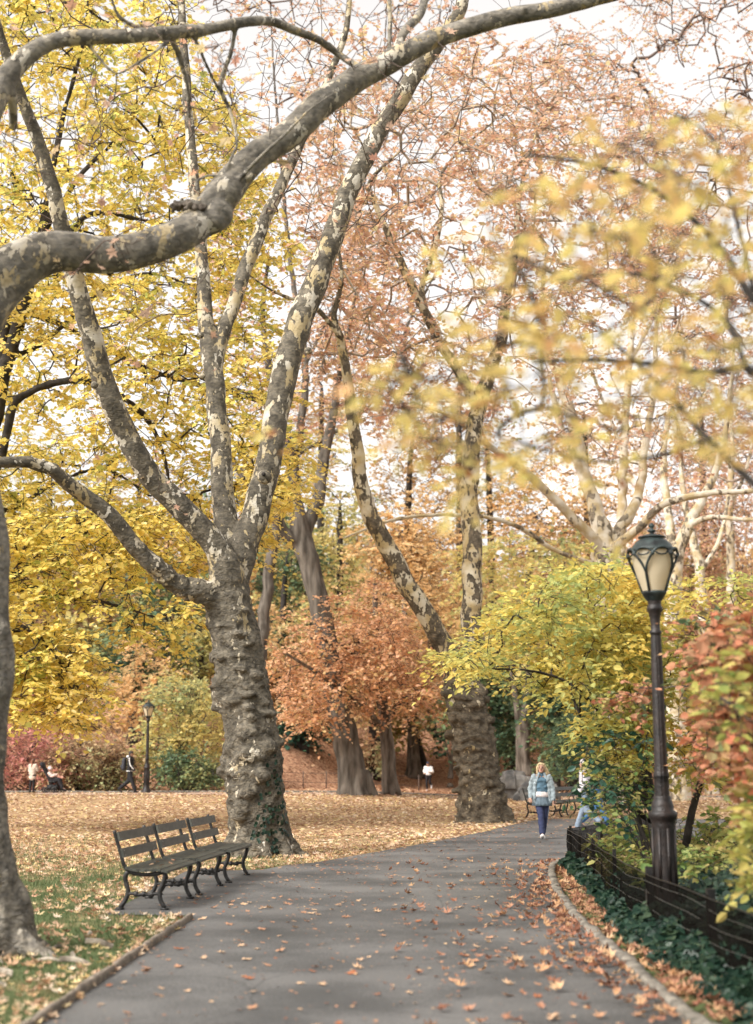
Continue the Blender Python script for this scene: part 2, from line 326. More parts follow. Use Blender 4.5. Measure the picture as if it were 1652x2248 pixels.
M['asphalt'] = mat_asphalt()
def mat_ground():
    """lawn: soil and short grass near, covered in fallen leaf flecks beyond"""
    m, t, N, L = newmat('lawn_ground'); out = N.new('ShaderNodeOutputMaterial'); p = N.new('ShaderNodeBsdfPrincipled'); tc = N.new('ShaderNodeTexCoord')
    p.inputs['Roughness'].default_value = .95; p.inputs['Specular IOR Level'].default_value = .1
    def nz(s, d):
        n = N.new('ShaderNodeTexNoise'); n.inputs['Scale'].default_value = s; n.inputs['Detail'].default_value = d; L.new(tc.outputs['Object'], n.inputs['Vector']); return n
    def ramp(src, stops):
        r = N.new('ShaderNodeValToRGB'); e = r.color_ramp.elements
        while len(e) < len(stops): e.new(.5)
        for i, (q, c) in enumerate(stops): e[i].position = q; e[i].color = rgba(c)
        L.new(src, r.inputs[0]); return r
    vo = N.new('ShaderNodeTexVoronoi'); vo.inputs['Scale'].default_value = 9; vo.inputs['Randomness'].default_value = 1; L.new(tc.outputs['Object'], vo.inputs['Vector'])
    sx = N.new('ShaderNodeSeparateColor'); L.new(vo.outputs['Color'], sx.inputs[0])
    leaf = ramp(sx.outputs[0], [(.05, (.12, .06, .04)), (.3, (.26, .14, .08)), (.5, (.36, .23, .13)), (.7, (.42, .29, .17)), (.95, (.44, .35, .17))])  # tones darkened to paint in the shade of gaps between leaves
    grass = ramp(nz(26, 4).outputs[0], [(.35, (.05, .065, .03)), (.65, (.11, .14, .055))])
    # share of leaves rises with distance into the lawn (y) and in patches
    sp = N.new('ShaderNodeSeparateXYZ'); L.new(tc.outputs['Object'], sp.inputs[0])
    mr = N.new('ShaderNodeMapRange'); mr.inputs[1].default_value = 16; mr.inputs[2].default_value = 34; mr.inputs[3].default_value = .12; mr.inputs[4].default_value = .62; L.new(sp.outputs[1], mr.inputs[0])
    ad = N.new('ShaderNodeMath'); ad.operation = 'ADD'; L.new(nz(.5, 4).outputs[0], ad.inputs[0]); L.new(mr.outputs[0], ad.inputs[1])
    st = N.new('ShaderNodeMapRange'); st.inputs[1].default_value = .66; st.inputs[2].default_value = .86; L.new(ad.outputs[0], st.inputs[0])
    # oak leaves on the slope are browner than the plane leaves on the lawn
    sl_ = N.new('ShaderNodeMapRange'); sl_.inputs[1].default_value = 64; sl_.inputs[2].default_value = 74; L.new(sp.outputs[1], sl_.inputs[0])
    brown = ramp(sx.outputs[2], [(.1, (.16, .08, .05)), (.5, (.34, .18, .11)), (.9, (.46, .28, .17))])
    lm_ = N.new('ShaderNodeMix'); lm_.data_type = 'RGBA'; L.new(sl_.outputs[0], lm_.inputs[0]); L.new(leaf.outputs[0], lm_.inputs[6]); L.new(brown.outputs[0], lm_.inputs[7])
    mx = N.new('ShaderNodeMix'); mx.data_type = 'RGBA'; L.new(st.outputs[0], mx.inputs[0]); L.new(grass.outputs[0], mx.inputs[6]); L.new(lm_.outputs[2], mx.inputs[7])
    L.new(mx.outputs[2], p.inputs['Base Color'])
    bp = N.new('ShaderNodeBump'); bp.inputs['Strength'].default_value = .8; bp.inputs['Distance'].default_value = .04; L.new(sx.outputs[1], bp.inputs['Height'])
    L.new(bp.outputs[0], p.inputs['Normal']); L.new(p.outputs[0], out.inputs[0]); return m
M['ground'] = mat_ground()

# ------------------------------------------------------------------ ground and paths
xs = np.unique(np.round(np.concatenate([np.arange(-24, 24.1, .5), np.arange(-200, -23, 4), np.arange(24, 201, 4)]), 3))
ys = np.unique(np.round(np.concatenate([np.arange(-10, 60, .5), np.arange(60, 130, 1), np.arange(130, 420, 6)]), 3))
gx, gy = np.meshgrid(xs, ys); g = MB(); nx = len(xs)
i = np.arange(len(ys)-1)[:, None]*nx; j = np.arange(nx-1)[None]
g.add(np.stack([gx, gy, gz(gx, gy)], -1), np.stack([i+j, i+j+1, i+nx+j+1, i+nx+j], -1).reshape(-1, 4))
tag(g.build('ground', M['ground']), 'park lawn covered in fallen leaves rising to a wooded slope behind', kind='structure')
PL = np.array([(-2.2, -6), (-2.17, 4), (-2.13, 9.2), (-1.93, 16.0), (-2.05, 16.25), (-2.93, 16.35), (-2.88, 22.6), (-1.75, 23.0), (-1.43, 24), (-1.0, 24.6), (.68, 29.4), (2.57, 35.3), (4.3, 41.7), (6.3, 45.5), (12, 49), (24, 52)])
PR = np.array([(2.03, -6), (1.99, 4), (1.97, 9.2), (1.96, 10.8), (2.0, 13.2), (2.05, 15.8), (2.27, 19.5), (2.66, 23.2), (3.2, 24.8), (4.2, 27), (5.6, 30), (8.2, 35), (12, 39), (24, 43)])
def edge_x(E, y): return np.interp(y, E[:, 1], E[:, 0])
p = MB(); yy = np.unique(np.round(np.concatenate([np.arange(-6, 16.0, .5), np.array([16.0, 16.25, 16.35]), np.arange(16.7, 22.6, .5), np.array([22.6, 22.65, 23]), np.arange(23.5, 43.1, .5)]), 3))
PLm = np.array([q for q in PL]); xl = edge_x(PLm, yy); xr = edge_x(PR, yy)
K = 10
V = []
for a, b, y in zip(xl, xr, yy):
    for k in range(K+1):
        x = a+(b-a)*k/K; V.append((x, y, gz1(x, y)+.012))
i = np.arange(len(yy)-1)[:, None]*(K+1); j = np.arange(K)[None]
p.add(V, np.stack([i+j, i+j+1, i+K+j+2, i+K+j+1], -1).reshape(-1, 4))
tag(p.build('path', M['asphalt']), 'grey asphalt park path curving away to the right', kind='structure')
# far crossing path
fp = MB(); V = []; xs2 = np.arange(-80, 40, 1.)
for x in xs2:
    c = 62.5+1.2*sin(x*.03)
    for d in (-1.8, -.6, .6, 1.8): V.append((x, c+d, gz1(x, c+d)+.015))
i = np.arange(len(xs2)-1)[:, None]*4; j = np.arange(3)[None]
fp.add(V, np.stack([i+j, i+4+j, i+j+5, i+j+1], -1).reshape(-1, 4))
M['farpath'] = mat_basic('leafy_far_path', (.36, .24, .18), .9, 0, .3, 4, 0, (.50, .36, .28))
tag(fp.build('far_path', M['farpath']), 'leaf strewn path crossing beyond the lawn', kind='structure')
fk = MB(); tube(fk, [(x, 62.5+1.2*sin(x*.03)+2.0, gz1(x, 64.5)+.04) for x in xs2], .05, 4)
tag(fk.build('far_path_kerb', M['stone']), 'thin pale kerb along the far path', kind='structure')
# stone kerb on the right, timber edging on the left
def strip(name, path, w, h, mat, label, jit):
    c = cat_rom(path, .12); T = np.gradient(c, axis=0); T /= np.linalg.norm(T, axis=1)[:, None]
    side = np.stack([T[:, 1], -T[:, 0]], 1); prof = [(-.5, -.04), (-.52, .6), (-.4, .95), (.0, 1.02), (.4, .95), (.52, .6), (.5, -.04)]
    V = []
    for a in range(len(c)):
        joint = .82 if (a % 9 == 0) else 1
        for (u, v) in prof:
            n = mnoise.noise(Vector((c[a][0]*3+u*3, c[a][1]*3, v*3)))*jit
            q = c[a]+side[a]*u*w*(1+n)*joint; V.append((q[0], q[1], gz1(q[0], q[1])+(v*h)*(1+n)*joint))
    k = len(prof); i = np.arange(len(c)-1)[:, None]*k; j = np.arange(k-1)[None]
    s = MB(); s.add(V, np.stack([i+j, i+j+1, i+k+j+1, i+k+j], -1).reshape(-1, 4))
    return tag(s.build(name, mat), label, kind='structure')
kp = np.array([(2.06, 3), (2.03, 9.2), (2.02, 10.8), (2.06, 13.2), (2.11, 15.8), (2.33, 19.5), (2.72, 23.2), (3.1, 24.6)])
strip('stone_kerb', kp, .105, .075, M['stone'], 'rough stone kerb along the right edge of the path', .35)
strip('timber_edging', np.array([(-2.23, 3), (-2.16, 9.2), (-1.96, 15.9)]), .05, .07, M['edging'], 'thin weathered timber edging along the left edge of the path', .2)

# ------------------------------------------------------------------ foliage machinery
def norm(a): return a/(np.linalg.norm(a, axis=-1, keepdims=True)+1e-9)
LT = {
 'diamond': (np.array([(0, 0, 0), (.32, .5, .07), (0, 1, -.03), (-.32, .5, .07)]), np.array([[0, 1, 2], [0, 2, 3]])),
 'ovate': (np.array([(0, 0, 0), (.27, .28, .06), (.24, .66, .05), (0, 1, -.05), (-.24, .66, .05), (-.27, .28, .06)]), np.array([[0, 1, 2, 3], [0, 3, 4, 5]])),
 'broad': (np.array([(0, 0, 0), (.42, .22, .08), (.40, .62, .04), (0, 1, -.08), (-.40, .62, .06), (-.42, .22, .05)]), np.array([[0, 1, 2, 3], [0, 3, 4, 5]])),
}
def maple(curl=.12, seed=0):
    r = np.random.default_rng(seed)
    pol = [(-90, .12), (-62, .50), (-30, .34), (-8, .86), (22, .50), (38, .62), (55, .98), (70, .56), (90, 1.12), (110, .56), (125, .98), (142, .62), (158, .50), (188, .86), (210, .34), (242, .50)]
    V = [(0, .05, 0)]
    for a, q in pol:
        q = q*.5*(1+r.normal()*.08); x = q*cos(R(a)); y = q*sin(R(a)); V.append((x, y, curl*((x*x+y*y)*4)*(.5+r.random())+.04*r.normal()))
    n = len(pol); return np.array(V), np.array([[0, 1+k, 1+(k+1) % n] for k in range(n)])
LT['maple'] = maple(.05, 1)
LT['curled'] = maple(.17, 2)
def add_leaves(mb, pos, tan, nor, size, kind, mi=0):
    tv, tf = LT[kind]; T = norm(tan); Nn = norm(nor-T*np.sum(nor*T, 1, keepdims=True)); Sd = np.cross(T, Nn)
    size = np.broadcast_to(np.asarray(size, float), (len(pos),))[:, None, None]
    V = pos[:, None]+size*(tv[None, :, 0:1]*Sd[:, None]+tv[None, :, 1:2]*T[:, None]+tv[None, :, 2:3]*Nn[:, None])
    k = len(tv); Fc = (np.arange(len(pos))[:, None, None]*k+tf[None]).reshape(-1, tf.shape[1])
    mb.add(V.reshape(-1, 3), Fc, mi)
def sticks(mb, A, B, r0, r1, mi=0):
    A = np.asarray(A); B = np.asarray(B); T = norm(B-A); a = np.where(np.abs(T[:, 2:3]) < .9, np.array([[0, 0, 1.]]), np.array([[1., 0, 0]]))
    N_ = norm(np.cross(T, a)); Bn = np.cross(T, N_); V = []
    for (Q, r) in ((A, r0), (B, r1)):
        for k in range(3): V.append(Q+r*(cos(2*pi*k/3)*N_+sin(2*pi*k/3)*Bn))
    V = np.stack(V, 1).reshape(-1, 3); f = np.array([[0, 1, 4, 3], [1, 2, 5, 4], [2, 0, 3, 5]])
    mb.add(V, (np.arange(len(A))[:, None, None]*6+f[None]).reshape(-1, 4), mi)
def in_poly(px, py, poly):
    poly = np.asarray(poly, float); ins = np.zeros(len(px), bool); n = len(poly)
    for a in range(n):
        x0, y0 = poly[a]; x1, y1 = poly[(a+1) % n]
        c = ((y0 > py) != (y1 > py)) & (px < (x1-x0)*(py-y0)/(y1-y0+1e-12)+x0); ins ^= c
    return ins
def PV(vx, vy, Y):
    u = (vx-CX)/F; v = -(vy-CY)/F; fy = cos(PITCH)-sin(PITCH)*v; fz = sin(PITCH)+cos(PITCH)*v; s = Y/fy
    return np.stack([u*s, Y+0*u, CAMZ+fz*s], 1)
def region(poly, Y0, Y1, n, thr=-1., ns=.35, seed=0):
    r = np.random.default_rng(seed+11); poly = np.asarray(poly, float); lo = poly.min(0); hi = poly.max(0); out = []
    tot = 0
    for _ in range(60):
        q = lo+(hi-lo)*r.random((n*3, 2)); q = q[in_poly(q[:, 0], q[:, 1], poly)]
        pts = PV(q[:, 0], q[:, 1], Y0+(Y1-Y0)*r.random(len(q)))
        if thr > -1: pts = np.array([p for p in pts if mnoise.noise(Vector(p*ns)+Vector((seed*7.3, 0, 0))) > thr]).reshape(-1, 3)
        out.append(pts); tot += len(pts)
        if tot >= n: break
    out = np.concatenate(out)[:n]
    return out[out[:, 2] > gz(out[:, 0], out[:, 1])+.1]
def ellreg(c, r, n, seed=0, thr=-1, ns=.4, shell=.35):
    g_ = np.random.default_rng(seed+5); d = norm(g_.normal(size=(n*3, 3))); q = shell+(1-shell)*g_.random(n*3)**.6
    p_ = np.asarray(c)+d*q[:, None]*np.asarray(r)
    if thr > -1: p_ = np.array([x for x in p_ if mnoise.noise(Vector(x*ns)+Vector((seed*3.1, 0, 0))) > thr])
    return p_[:n]
class Skel:
    def __init__(s): s.p = np.zeros((0, 3)); s.r = []; s.par = []; s.d = np.zeros((0,)); s.chains = []; s.tips = []; s.tipd = []
    def main(s, pts):            # pts: N x 4 world xyz radius
        b = len(s.p); s.p = np.concatenate([s.p, pts[:, :3]]); s.par += [-1]+list(range(b, b+len(pts)-1)); s.r += list(pts[:, 3])
        s.d = np.concatenate([s.d, np.linspace(0, 1, len(pts))]); s.nmain = len(s.p)
    def grow(s, targets, r0=.012, seg=.5, wob=.12, up=.0, pen=.06):
        root = s.p[:s.nmain]; dist = np.array([np.min(np.sum((root-t)**2, 1)) for t in targets]); order = np.argsort(dist)
        load = {}
        for k in order:
            t = targets[k]; D = np.linalg.norm(s.p-t, axis=1)+pen*s.d*3
            j = int(np.argmin(D)); a = s.p[j]; L = np.linalg.norm(t-a)
            if L < .05: continue
            pj = s.par[j] if j >= 0 else -1
            dv = norm(a-s.p[pj]) if pj >= 0 else norm(t-a)
            m = max(2, int(L/seg)+1); tt = (np.arange(1, m+1)/m)[:, None]
            c = a+dv*L*.35+np.array([0, 0, up*L])
            q = (1-tt)**2*a+2*tt*(1-tt)*c+tt**2*t
            q[:-1] += rng.normal(size=(m-1, 3))*wob*seg*.5
            b = len(s.p); s.p = np.concatenate([s.p, q]); s.par += [j]+list(range(b, b+m-1)); s.r += [r0]*m
            s.d = np.concatenate([s.d, s.d[j]+np.arange(1, m+1)*L/m*.1+.1]); s.chains.append([j]+list(range(b, b+m)))
            s.tips.append(t); s.tipd.append(norm(q[-1]-(q[-2] if m > 1 else a)))
        n = len(s.p); acc = np.zeros(n); ex = 2.4
        for k in range(n-1, s.nmain-1, -1):
            w = max(acc[k], r0**ex); rr = w**(1/ex); s.r[k] = rr; pj = s.par[k]
            if pj >= s.nmain: acc[pj] += w
    def mesh(s, mb, n=5, minr=0, mi=0):
        for ch in s.chains:
            pts = s.p[ch]; rr = np.array([s.r[k] for k in ch]); rr[0] = min(rr[0], rr[1]*1.15)
            if rr[1] < minr: continue
            tube(mb, pts, rr, n if rr[1] > .02 else 3, False, mi)
def spray(tips, tipd, m, L, n, droop=.25, flat=.35, along=.5, seed=0):
    r = np.random.default_rng(seed+3); tips = np.asarray(tips); tipd = np.asarray(tipd)
    T = np.repeat(tips, m, 0); D = np.repeat(tipd, m, 0)*along; N_ = len(T)
    d = norm(D+r.normal(size=(N_, 3))*np.array([1, 1, flat])); Ls = L*(.6+.8*r.random(N_))
    st = T+r.normal(size=(N_, 3))*.06*L
    s = (np.arange(n)+.6)/n; s_ = s[None]*Ls[:, None]
    pos = st[:, None]+d[:, None]*s_[..., None]; pos[..., 2] -= droop*s_**2/L
    side = norm(np.cross(d, np.array([[0, 0, 1.]]))); sg = np.where(np.arange(n) % 2 == 0, 1., -1.)[None, :, None]
    tan = d[:, None]*.8+side[:, None]*sg+r.normal(size=(N_, n, 3))*.35; tan[..., 2] -= .35*droop*2
    nor = r.normal(size=(N_, n, 3))*.45+np.array([0, 0, 1.])
    end = st+d*Ls[:, None]; end[:, 2] -= droop*Ls**2/L
    mid = st+d*Ls[:, None]*.5; mid[:, 2] -= droop*(Ls*.5)**2/L
    return pos.reshape(-1, 3), tan.reshape(-1, 3), nor.reshape(-1, 3), (st, mid, end)
def mk_main(spec, Y=None, step=.25, noise_=0):
    """spec rows: (vx, vy, width in photo px, Y) -> world centreline with radii"""
    q = []
    for s in spec:
        yy_ = s[3] if len(s) > 3 else Y; x, y, z = P(s[0], s[1], yy_); q.append((x, y, z, s[2]*yy_/F/2*1.02))
    c = cat_rom(q, step)
    if noise_:
        for k in range(len(c)): c[k, :3] += np.array(mnoise.noise_vector(Vector(c[k, :3])*1.7))*noise_*c[k, 3]
    return c
def crown(root, skel, bark, leafmat, kind, size, m, L, n, r_tip=.004, droop=.25, flat=.35, along=.5, seed=0, twigs=True, targets=None, grow=None, sv=.3, tips=True, bname='branches', minr=0):
    gk = dict(r0=.012, seg=.6, wob=.15); gk.update(grow or {})
    skel.grow(targets, **gk); b = MB(); skel.mesh(b, 6, minr)
    pos, tan, nor, (a, mid, e) = spray(skel.tips, skel.tipd, m, L, n, droop, flat, along, seed)
    if twigs: sticks(b, a, mid, r_tip*1.3, r_tip); sticks(b, mid, e, r_tip, r_tip*.5)
    if b.n: b.build(bname, bark, root)
    lf = MB(); rr = np.random.default_rng(seed)
    add_leaves(lf, pos, tan, nor, size*(1+sv*rr.normal(size=len(pos))).clip(.4, 1.8), kind)
    return lf.build('crown', leafmat, root, False)
def trunk_mesh(mains, blobs, voxel, disp, root, mat, extra=None, name='trunk', fine=1.0):
    mb = MB()
    for c in mains: tube(mb, c[:, :3], c[:, 3], 14, True)
    for (c, r) in blobs: ell(mb, c, r)
    out, V, N_ = remesh(mb, voxel, 2)
    d = np.array([disp(v) for v in V]); out.v[0] = V+N_*d[:, None]
    return out.build(name, mat, root)

# ------------------------------------------------------------------ the great plane by the benches
def Yl(spec, Y0, Y1):
    n = len(spec); return [(*s, Y0+(Y1-Y0)*k/(n-1)) for k, s in enumerate(spec)]
HY = 26.5
hero = wthing('plane_tree', 'massive burly plane tree with mottled limbs standing just behind the near row of benches', 'tree', P(565, 1868, HY))
hero.location.z = 0
trunk = [(571, 1900, 138, HY), (569, 1868, 130, HY), (564, 1814, 127, HY), (557, 1720, 122, HY), (553, 1640, 128, HY), (548, 1575, 114, HY), (535, 1530, 118, HY), (528, 1470, 108, HY), (516, 1400, 104, HY), (503, 1330, 104, HY), (498, 1292, 92, HY)]
limbs = [
 [(505, 1330, 70, 26.5), (450, 1302, 56, 26.2)]+Yl([(400, 1288, 45), (340, 1245, 42), (290, 1192, 40), (240, 1130, 38), (190, 1092, 36), (150, 1062, 33), (118, 1030, 31), (60, 1012, 28), (0, 1015, 25), (-60, 1030, 23), (-140, 1020, 20)], 26, 23.5),
 [(505, 1330, 80, 26.4), (500, 1268, 78, 26.3)]+Yl([(470, 1195, 56), (400, 1115, 54), (330, 1040, 52), (280, 960, 52), (245, 880, 52), (215, 790, 50), (190, 700, 46), (165, 610, 42), (135, 500, 38), (105, 380, 34), (75, 290, 30), (50, 220, 27), (25, 150, 25), (-5, 60, 22), (-30, -40, 18)], 26.2, 22.5),
 [(500, 1330, 70, 26.6), (500, 1240, 62, 26.7)]+Yl([(494, 1150, 54), (487, 1050, 50), (481, 950, 46), (472, 850, 44), (460, 780, 42), (450, 700, 36), (445, 600, 31), (440, 500, 28), (425, 400, 25), (418, 300, 23), (410, 200, 22), (402, 100, 20), (396, 0, 18), (390, -100, 15)], 26.8, 28),
 Yl([(472, 850, 30), (478, 770, 36), (508, 680, 32), (535, 600, 33), (570, 510, 31), (600, 440, 28), (630, 380, 26), (660, 310, 23), (690, 250, 20), (730, 150, 17), (760, 60, 15), (770, -60, 12)], 27, 29.5),
 [(510, 1330, 70, 26.5), (525, 1230, 64, 26.6)]+Yl([(560, 1120, 60), (588, 1030, 58), (603, 930, 56), (618, 850, 60), (640, 770, 60), (660, 700, 58), (690, 620, 56), (725, 530, 52), (760, 430, 47), (800, 350, 44), (850, 260, 42), (900, 180, 40), (950, 110, 36), (1000, 40, 32), (1025, -30, 28), (1060, -120, 22)], 26.8, 28.5),
]
mt = mk_main(trunk, step=.3); mains = [mt]+[mk_main(l, step=.25, noise_=.25) for l in limbs]
SC = HY/F
def hb(vx, vy, r, dy=-.45, sq=.75): return (P(vx, vy, HY+dy), (r*SC, r*SC*.8, r*SC*sq))
blobs = [hb(488, 1500, 27, -.2), (P(492, 1530, HY-.1), (26*SC, .3, 22*SC)), hb(606, 1628, 22, -.1), hb(500, 1668, 20, -.15), hb(498, 1690, 18, -.1), hb(590, 1640, 24, -.35), hb(545, 1655, 22, -.5), hb(572, 1698, 23, -.5),
         hb(545, 1740, 20, -.5), hb(535, 1775, 22, -.5), hb(525, 1790, 16, -.5), hb(480, 1550, 18, -.1), hb(540, 1600, 30, -.38, .4), hb(585, 1565, 26, -.3, .45), hb(560, 1480, 22, -.35, .5), hb(520, 1440, 28, -.33, .4),
         hb(545, 1412, 18, -.35, .4), hb(480, 1440, 20, -.15), hb(608, 1710, 10, -.1), hb(470, 1370, 20, -.1, .6), hb(500, 1375, 30, -.3, .3), hb(530, 1340, 20, -.3, .4), (P(580, 1047, 26.35), (17*SC, 17*SC, 17*SC)), (P(443, 825, 26.7), (9*SC, 9*SC, 9*SC)), (P(676, 770, 27), (10*SC,)*3), (P(440, 735, 26.8), (9*SC,)*3), (P(207, 845, 24.4), (9*SC,)*3), (P(455, 1300, 26.2), (26*SC, 24*SC, 24*SC))]
r_ = np.random.default_rng(21)
for k in range(44):
    vy = r_.uniform(1350, 1800); ax = np.interp(vy, [1350, 1400, 1470, 1530, 1575, 1640, 1720, 1814], [508, 516, 528, 535, 548, 553, 557, 564]); hw = np.interp(vy, [1350, 1530, 1640, 1814], [50, 56, 60, 62]); t = r_.uniform(-1, 1); rr = r_.uniform(8, 17)
    blobs.append((P(ax+t*hw*.9, vy, HY-.5*sqrt(max(0, 1-t*t))), (rr*SC*1.25, rr*SC*.8, rr*SC*.6)))
roots = []
for a, L_ in ((-35, .86), (-75, .75), (-120, .75), (-170, .72), (20, .8), (80, .9), (140, .8), (-10, 1.0), (-95, .7)):
    b0 = np.array(P(568, 1868, HY)); b0[2] = 0; ca, sa = cos(R(a)), sin(R(a))
    roots.append(np.array([(b0[0]+ca*.25, b0[1]+sa*.25, .75, .24), (b0[0]+ca*.46, b0[1]+sa*.46, .3, .15), (b0[0]+ca*.75*L_, b0[1]+sa*.75*L_, .04, .12), (b0[0]+ca*1.0*L_, b0[1]+sa*1.0*L_, -.12, .06)]))
def hdisp(v):
    z = v[2]; k = 1-smooth(4.2, 6.2, z)
    if k <= .01:
        return .006*mnoise.noise(Vector(v)*6)
    w0 = mnoise.noise_vector(Vector(v)*1.6)*.22; q = Vector(((v[0]+w0[0])*3, (v[1]+w0[1])*3, (v[2]+w0[2])*3.6)); a = mnoise.fractal(q, 1, 2, 4)*.05
    wv = Vector((v[0]*3.2+w0[1]*6, v[1]*3.2, (v[2]+w0[0]*1.3)*5.5)); msk = max(0., min(1., .45+1.3*mnoise.noise(Vector(v)*1.1+Vector((5, 0, 0)))))
    ridge = (1-abs(mnoise.noise(wv+Vector(v)*.6)))**4*.055*msk
    f = mnoise.noise(Vector(v)*12)*.016+mnoise.noise(Vector((v[0]*14, v[1]*14, v[2]*24)))*.012
    vert = mnoise.noise(Vector((v[0]*6, v[1]*6, v[2]*.9)))*.03*(1-smooth(1.0, 2.2, z))
    return float(k)*(a+ridge+f-.015)+float(vert)
trunk_mesh(mains+[cat_rom(r_, .15) for r_ in roots], blobs, .035, hdisp, hero, M['planebark'])
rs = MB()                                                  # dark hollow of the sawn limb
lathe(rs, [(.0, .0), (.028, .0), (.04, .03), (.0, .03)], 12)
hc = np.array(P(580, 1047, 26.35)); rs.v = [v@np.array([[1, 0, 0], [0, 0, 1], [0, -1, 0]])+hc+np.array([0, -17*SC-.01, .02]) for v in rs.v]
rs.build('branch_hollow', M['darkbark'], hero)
sk = Skel()
for c in mains[1:]: sk.main(c[int(len(c)*.25):])
tg = np.concatenate([region([(-80, -120), (1150, -120), (1150, 300), (800, 560), (420, 700), (-80, 600)], 22.5, 30, 230, seed=2), region([(330, 60), (760, 60), (700, 500), (420, 600)], 25.5, 29, 60, seed=3), region([(100, 600), (420, 700), (420, 1150), (200, 1000)], 24.5, 27, 26, seed=4)])
crown(hero, sk, M['twig'], M['plane_leaf'], 'maple', .15, 1, .45, 2, .004, seed=5, targets=tg, grow=dict(r0=.006, seg=.35, wob=.5), along=1.0)

# ------------------------------------------------------------------ near plane on the left edge, its limb across the top
near = wthing('plane_tree', 'slightly blurred plane tree at the left edge, its heavy mottled limb arching across the top', 'tree', (-3.55, 13.2, 0))
nt_ = [(-44, 2150, 240, 13.2), (-40, 2060, 215, 13.2), (-38, 1980, 176, 13.2), (-38, 1900, 146, 13.2), (-42, 1800, 124, 13.2), (-48, 1700, 108, 13.2), (-48, 1600, 116, 13.2), (-42, 1500, 128, 13.2), (-38, 1440, 132, 13.2), (-44, 1340, 122, 13.2), (-46, 1200, 124, 13.2), (-66, 1060, 130, 13.2), (-95, 920, 136, 13.2), (-95, 800, 140, 13.2), (-62, 700, 138, 13.3), (-5, 625, 128, 13.4), (60, 572, 108, 13.5), (130, 555, 92, 13.6), (230, 558, 84, 13.8), (330, 540, 82, 14), (400, 515, 80, 14.1), (450, 480, 80, 14.3), (482, 435, 82, 14.4), (520, 388, 74, 14.5), (570, 338, 66, 14.6), (640, 285, 66, 14.7), (700, 232, 66, 14.8), (760, 190, 62, 14.9), (820, 155, 58, 15), (880, 118, 52, 15), (940, 90, 46, 15.1), (1000, 70, 44, 15.2), (1060, 50, 43, 15.2), (1130, 34, 41, 15.3), (1200, 22, 39, 15.3), (1270, 6, 37, 15.4), (1350, -14, 34, 15.5), (1450, -50, 30, 15.6)]
nf = [(-95, 800, 90, 13.2), (-110, 600, 82, 13), (-90, 400, 76, 12.8), (-40, 270, 70, 12.8), (0, 195, 58, 12.9), (30, 150, 50, 13), (80, 106, 42, 13.1), (140, 86, 38, 13.2), (220, 80, 36, 13.3), (300, 78, 33, 13.4), (380, 70, 31, 13.6), (450, 64, 28, 13.8), (520, 50, 26, 14), (560, 46, 24, 14.2), (600, 48, 22, 14.4), (650, 68, 20, 14.6), (700, 88, 18, 14.8), (740, 118, 17, 15), (790, 150, 18, 15), (830, 160, 22, 15)]
nmains = [mk_main(nt_, step=.12, noise_=.18), mk_main(nf, step=.12, noise_=.15)]
nsub = [[(345, 80, 12, 13.5), (300, 60, 12, 13.5), (262, 38, 11, 13.4), (245, 0, 9, 13.3), (235, -60, 8, 13.2)], [(372, 80, 12, 13.6), (392, 118, 14, 13.8), (412, 190, 10, 14), (416, 260, 8, 14.2)],
        [(515, 60, 13, 14), (505, 120, 12, 14.1), (488, 165, 12, 14.2), (485, 200, 12, 14.2), (500, 232, 11, 14.3), (515, 280, 10, 14.3), (520, 322, 9, 14.3), (506, 350, 8, 14.3), (495, 372, 7, 14.3)],
        [(425, 75, 10, 13.8), (440, 110, 9, 13.8), (462, 160, 9, 14), (480, 196, 9, 14.2)], [(195, 100, 9, 13.3), (225, 135, 9, 13.3), (255, 162, 8, 13.3), (300, 140, 8, 13.4), (345, 110, 8, 13.5), (375, 85, 8, 13.6)],
        [(530, 388, 12, 14.3), (570, 345, 10, 14.1), (620, 300, 9, 14), (680, 240, 7, 14), (740, 200, 5, 14)], [(860, 140, 24, 15), (880, 80, 22, 15.4), (925, 20, 20, 15.8), (940, -60, 18, 16)],
        [(30, 280, 22, 13.3), (28, 215, 24, 13), (10, 180, 26, 12.9)], [(845, 160, 14, 15), (852, 110, 12, 15), (855, 40, 12, 15), (850, -40, 10, 15)], [(432, 420, 9, 14.3), (432, 395, 8, 14.3), (455, 385, 7, 14.3), (480, 383, 6, 14.3)]]
nb = [(P(418, 452, 14.2), (.20, .1, .05)), (P(548, 388, 14.4), (.05,)*3), (P(452, 488, 14.25), (.21, .17, .13)), (P(478, 470, 14.3), (.16, .17, .17)), (P(500, 420, 14.3), (.15, .16, .17)), (P(1150, 20, 15.2), (.03,)*3), (P(-2, 1500, 13.1), (.09, .1, .16)), (P(5, 1385, 13.1), (.06, .06, .1))]
nr = []
for a, L_ in ((-20, 1.2), (-60, 1), (-110, 1), (30, 1), (90, .9), (170, 1)):
    ca, sa = cos(R(a)), sin(R(a)); nr.append(cat_rom(np.array([(-3.55+ca*.15, 13.2+sa*.15, .6, .17), (-3.55+ca*.36, 13.2+sa*.36, .2, .14), (-3.55+ca*.6*L_, 13.2+sa*.6*L_, .02, .08), (-3.55+ca*.85*L_, 13.2+sa*.85*L_, -.1, .05)]), .1))
def ndisp(v):
    z = v[2]; k = 1-smooth(1.5, 3.4, z)
    a = mnoise.fractal(Vector((v[0]*4, v[1]*4, v[2]*3)), 1, 2, 3)*.02; vert = mnoise.noise(Vector((v[0]*11, v[1]*11, v[2]*1.6)))*.02
    rough = .02*max(0, mnoise.noise(Vector(v)*40)) if (abs(v[0]-P(405, 445, 14.2)[0]) < .22 and v[2] > P(405, 455, 14.2)[2]) else 0
    return float(k)*(a+vert)+.006*mnoise.noise(Vector(v)*5)+rough
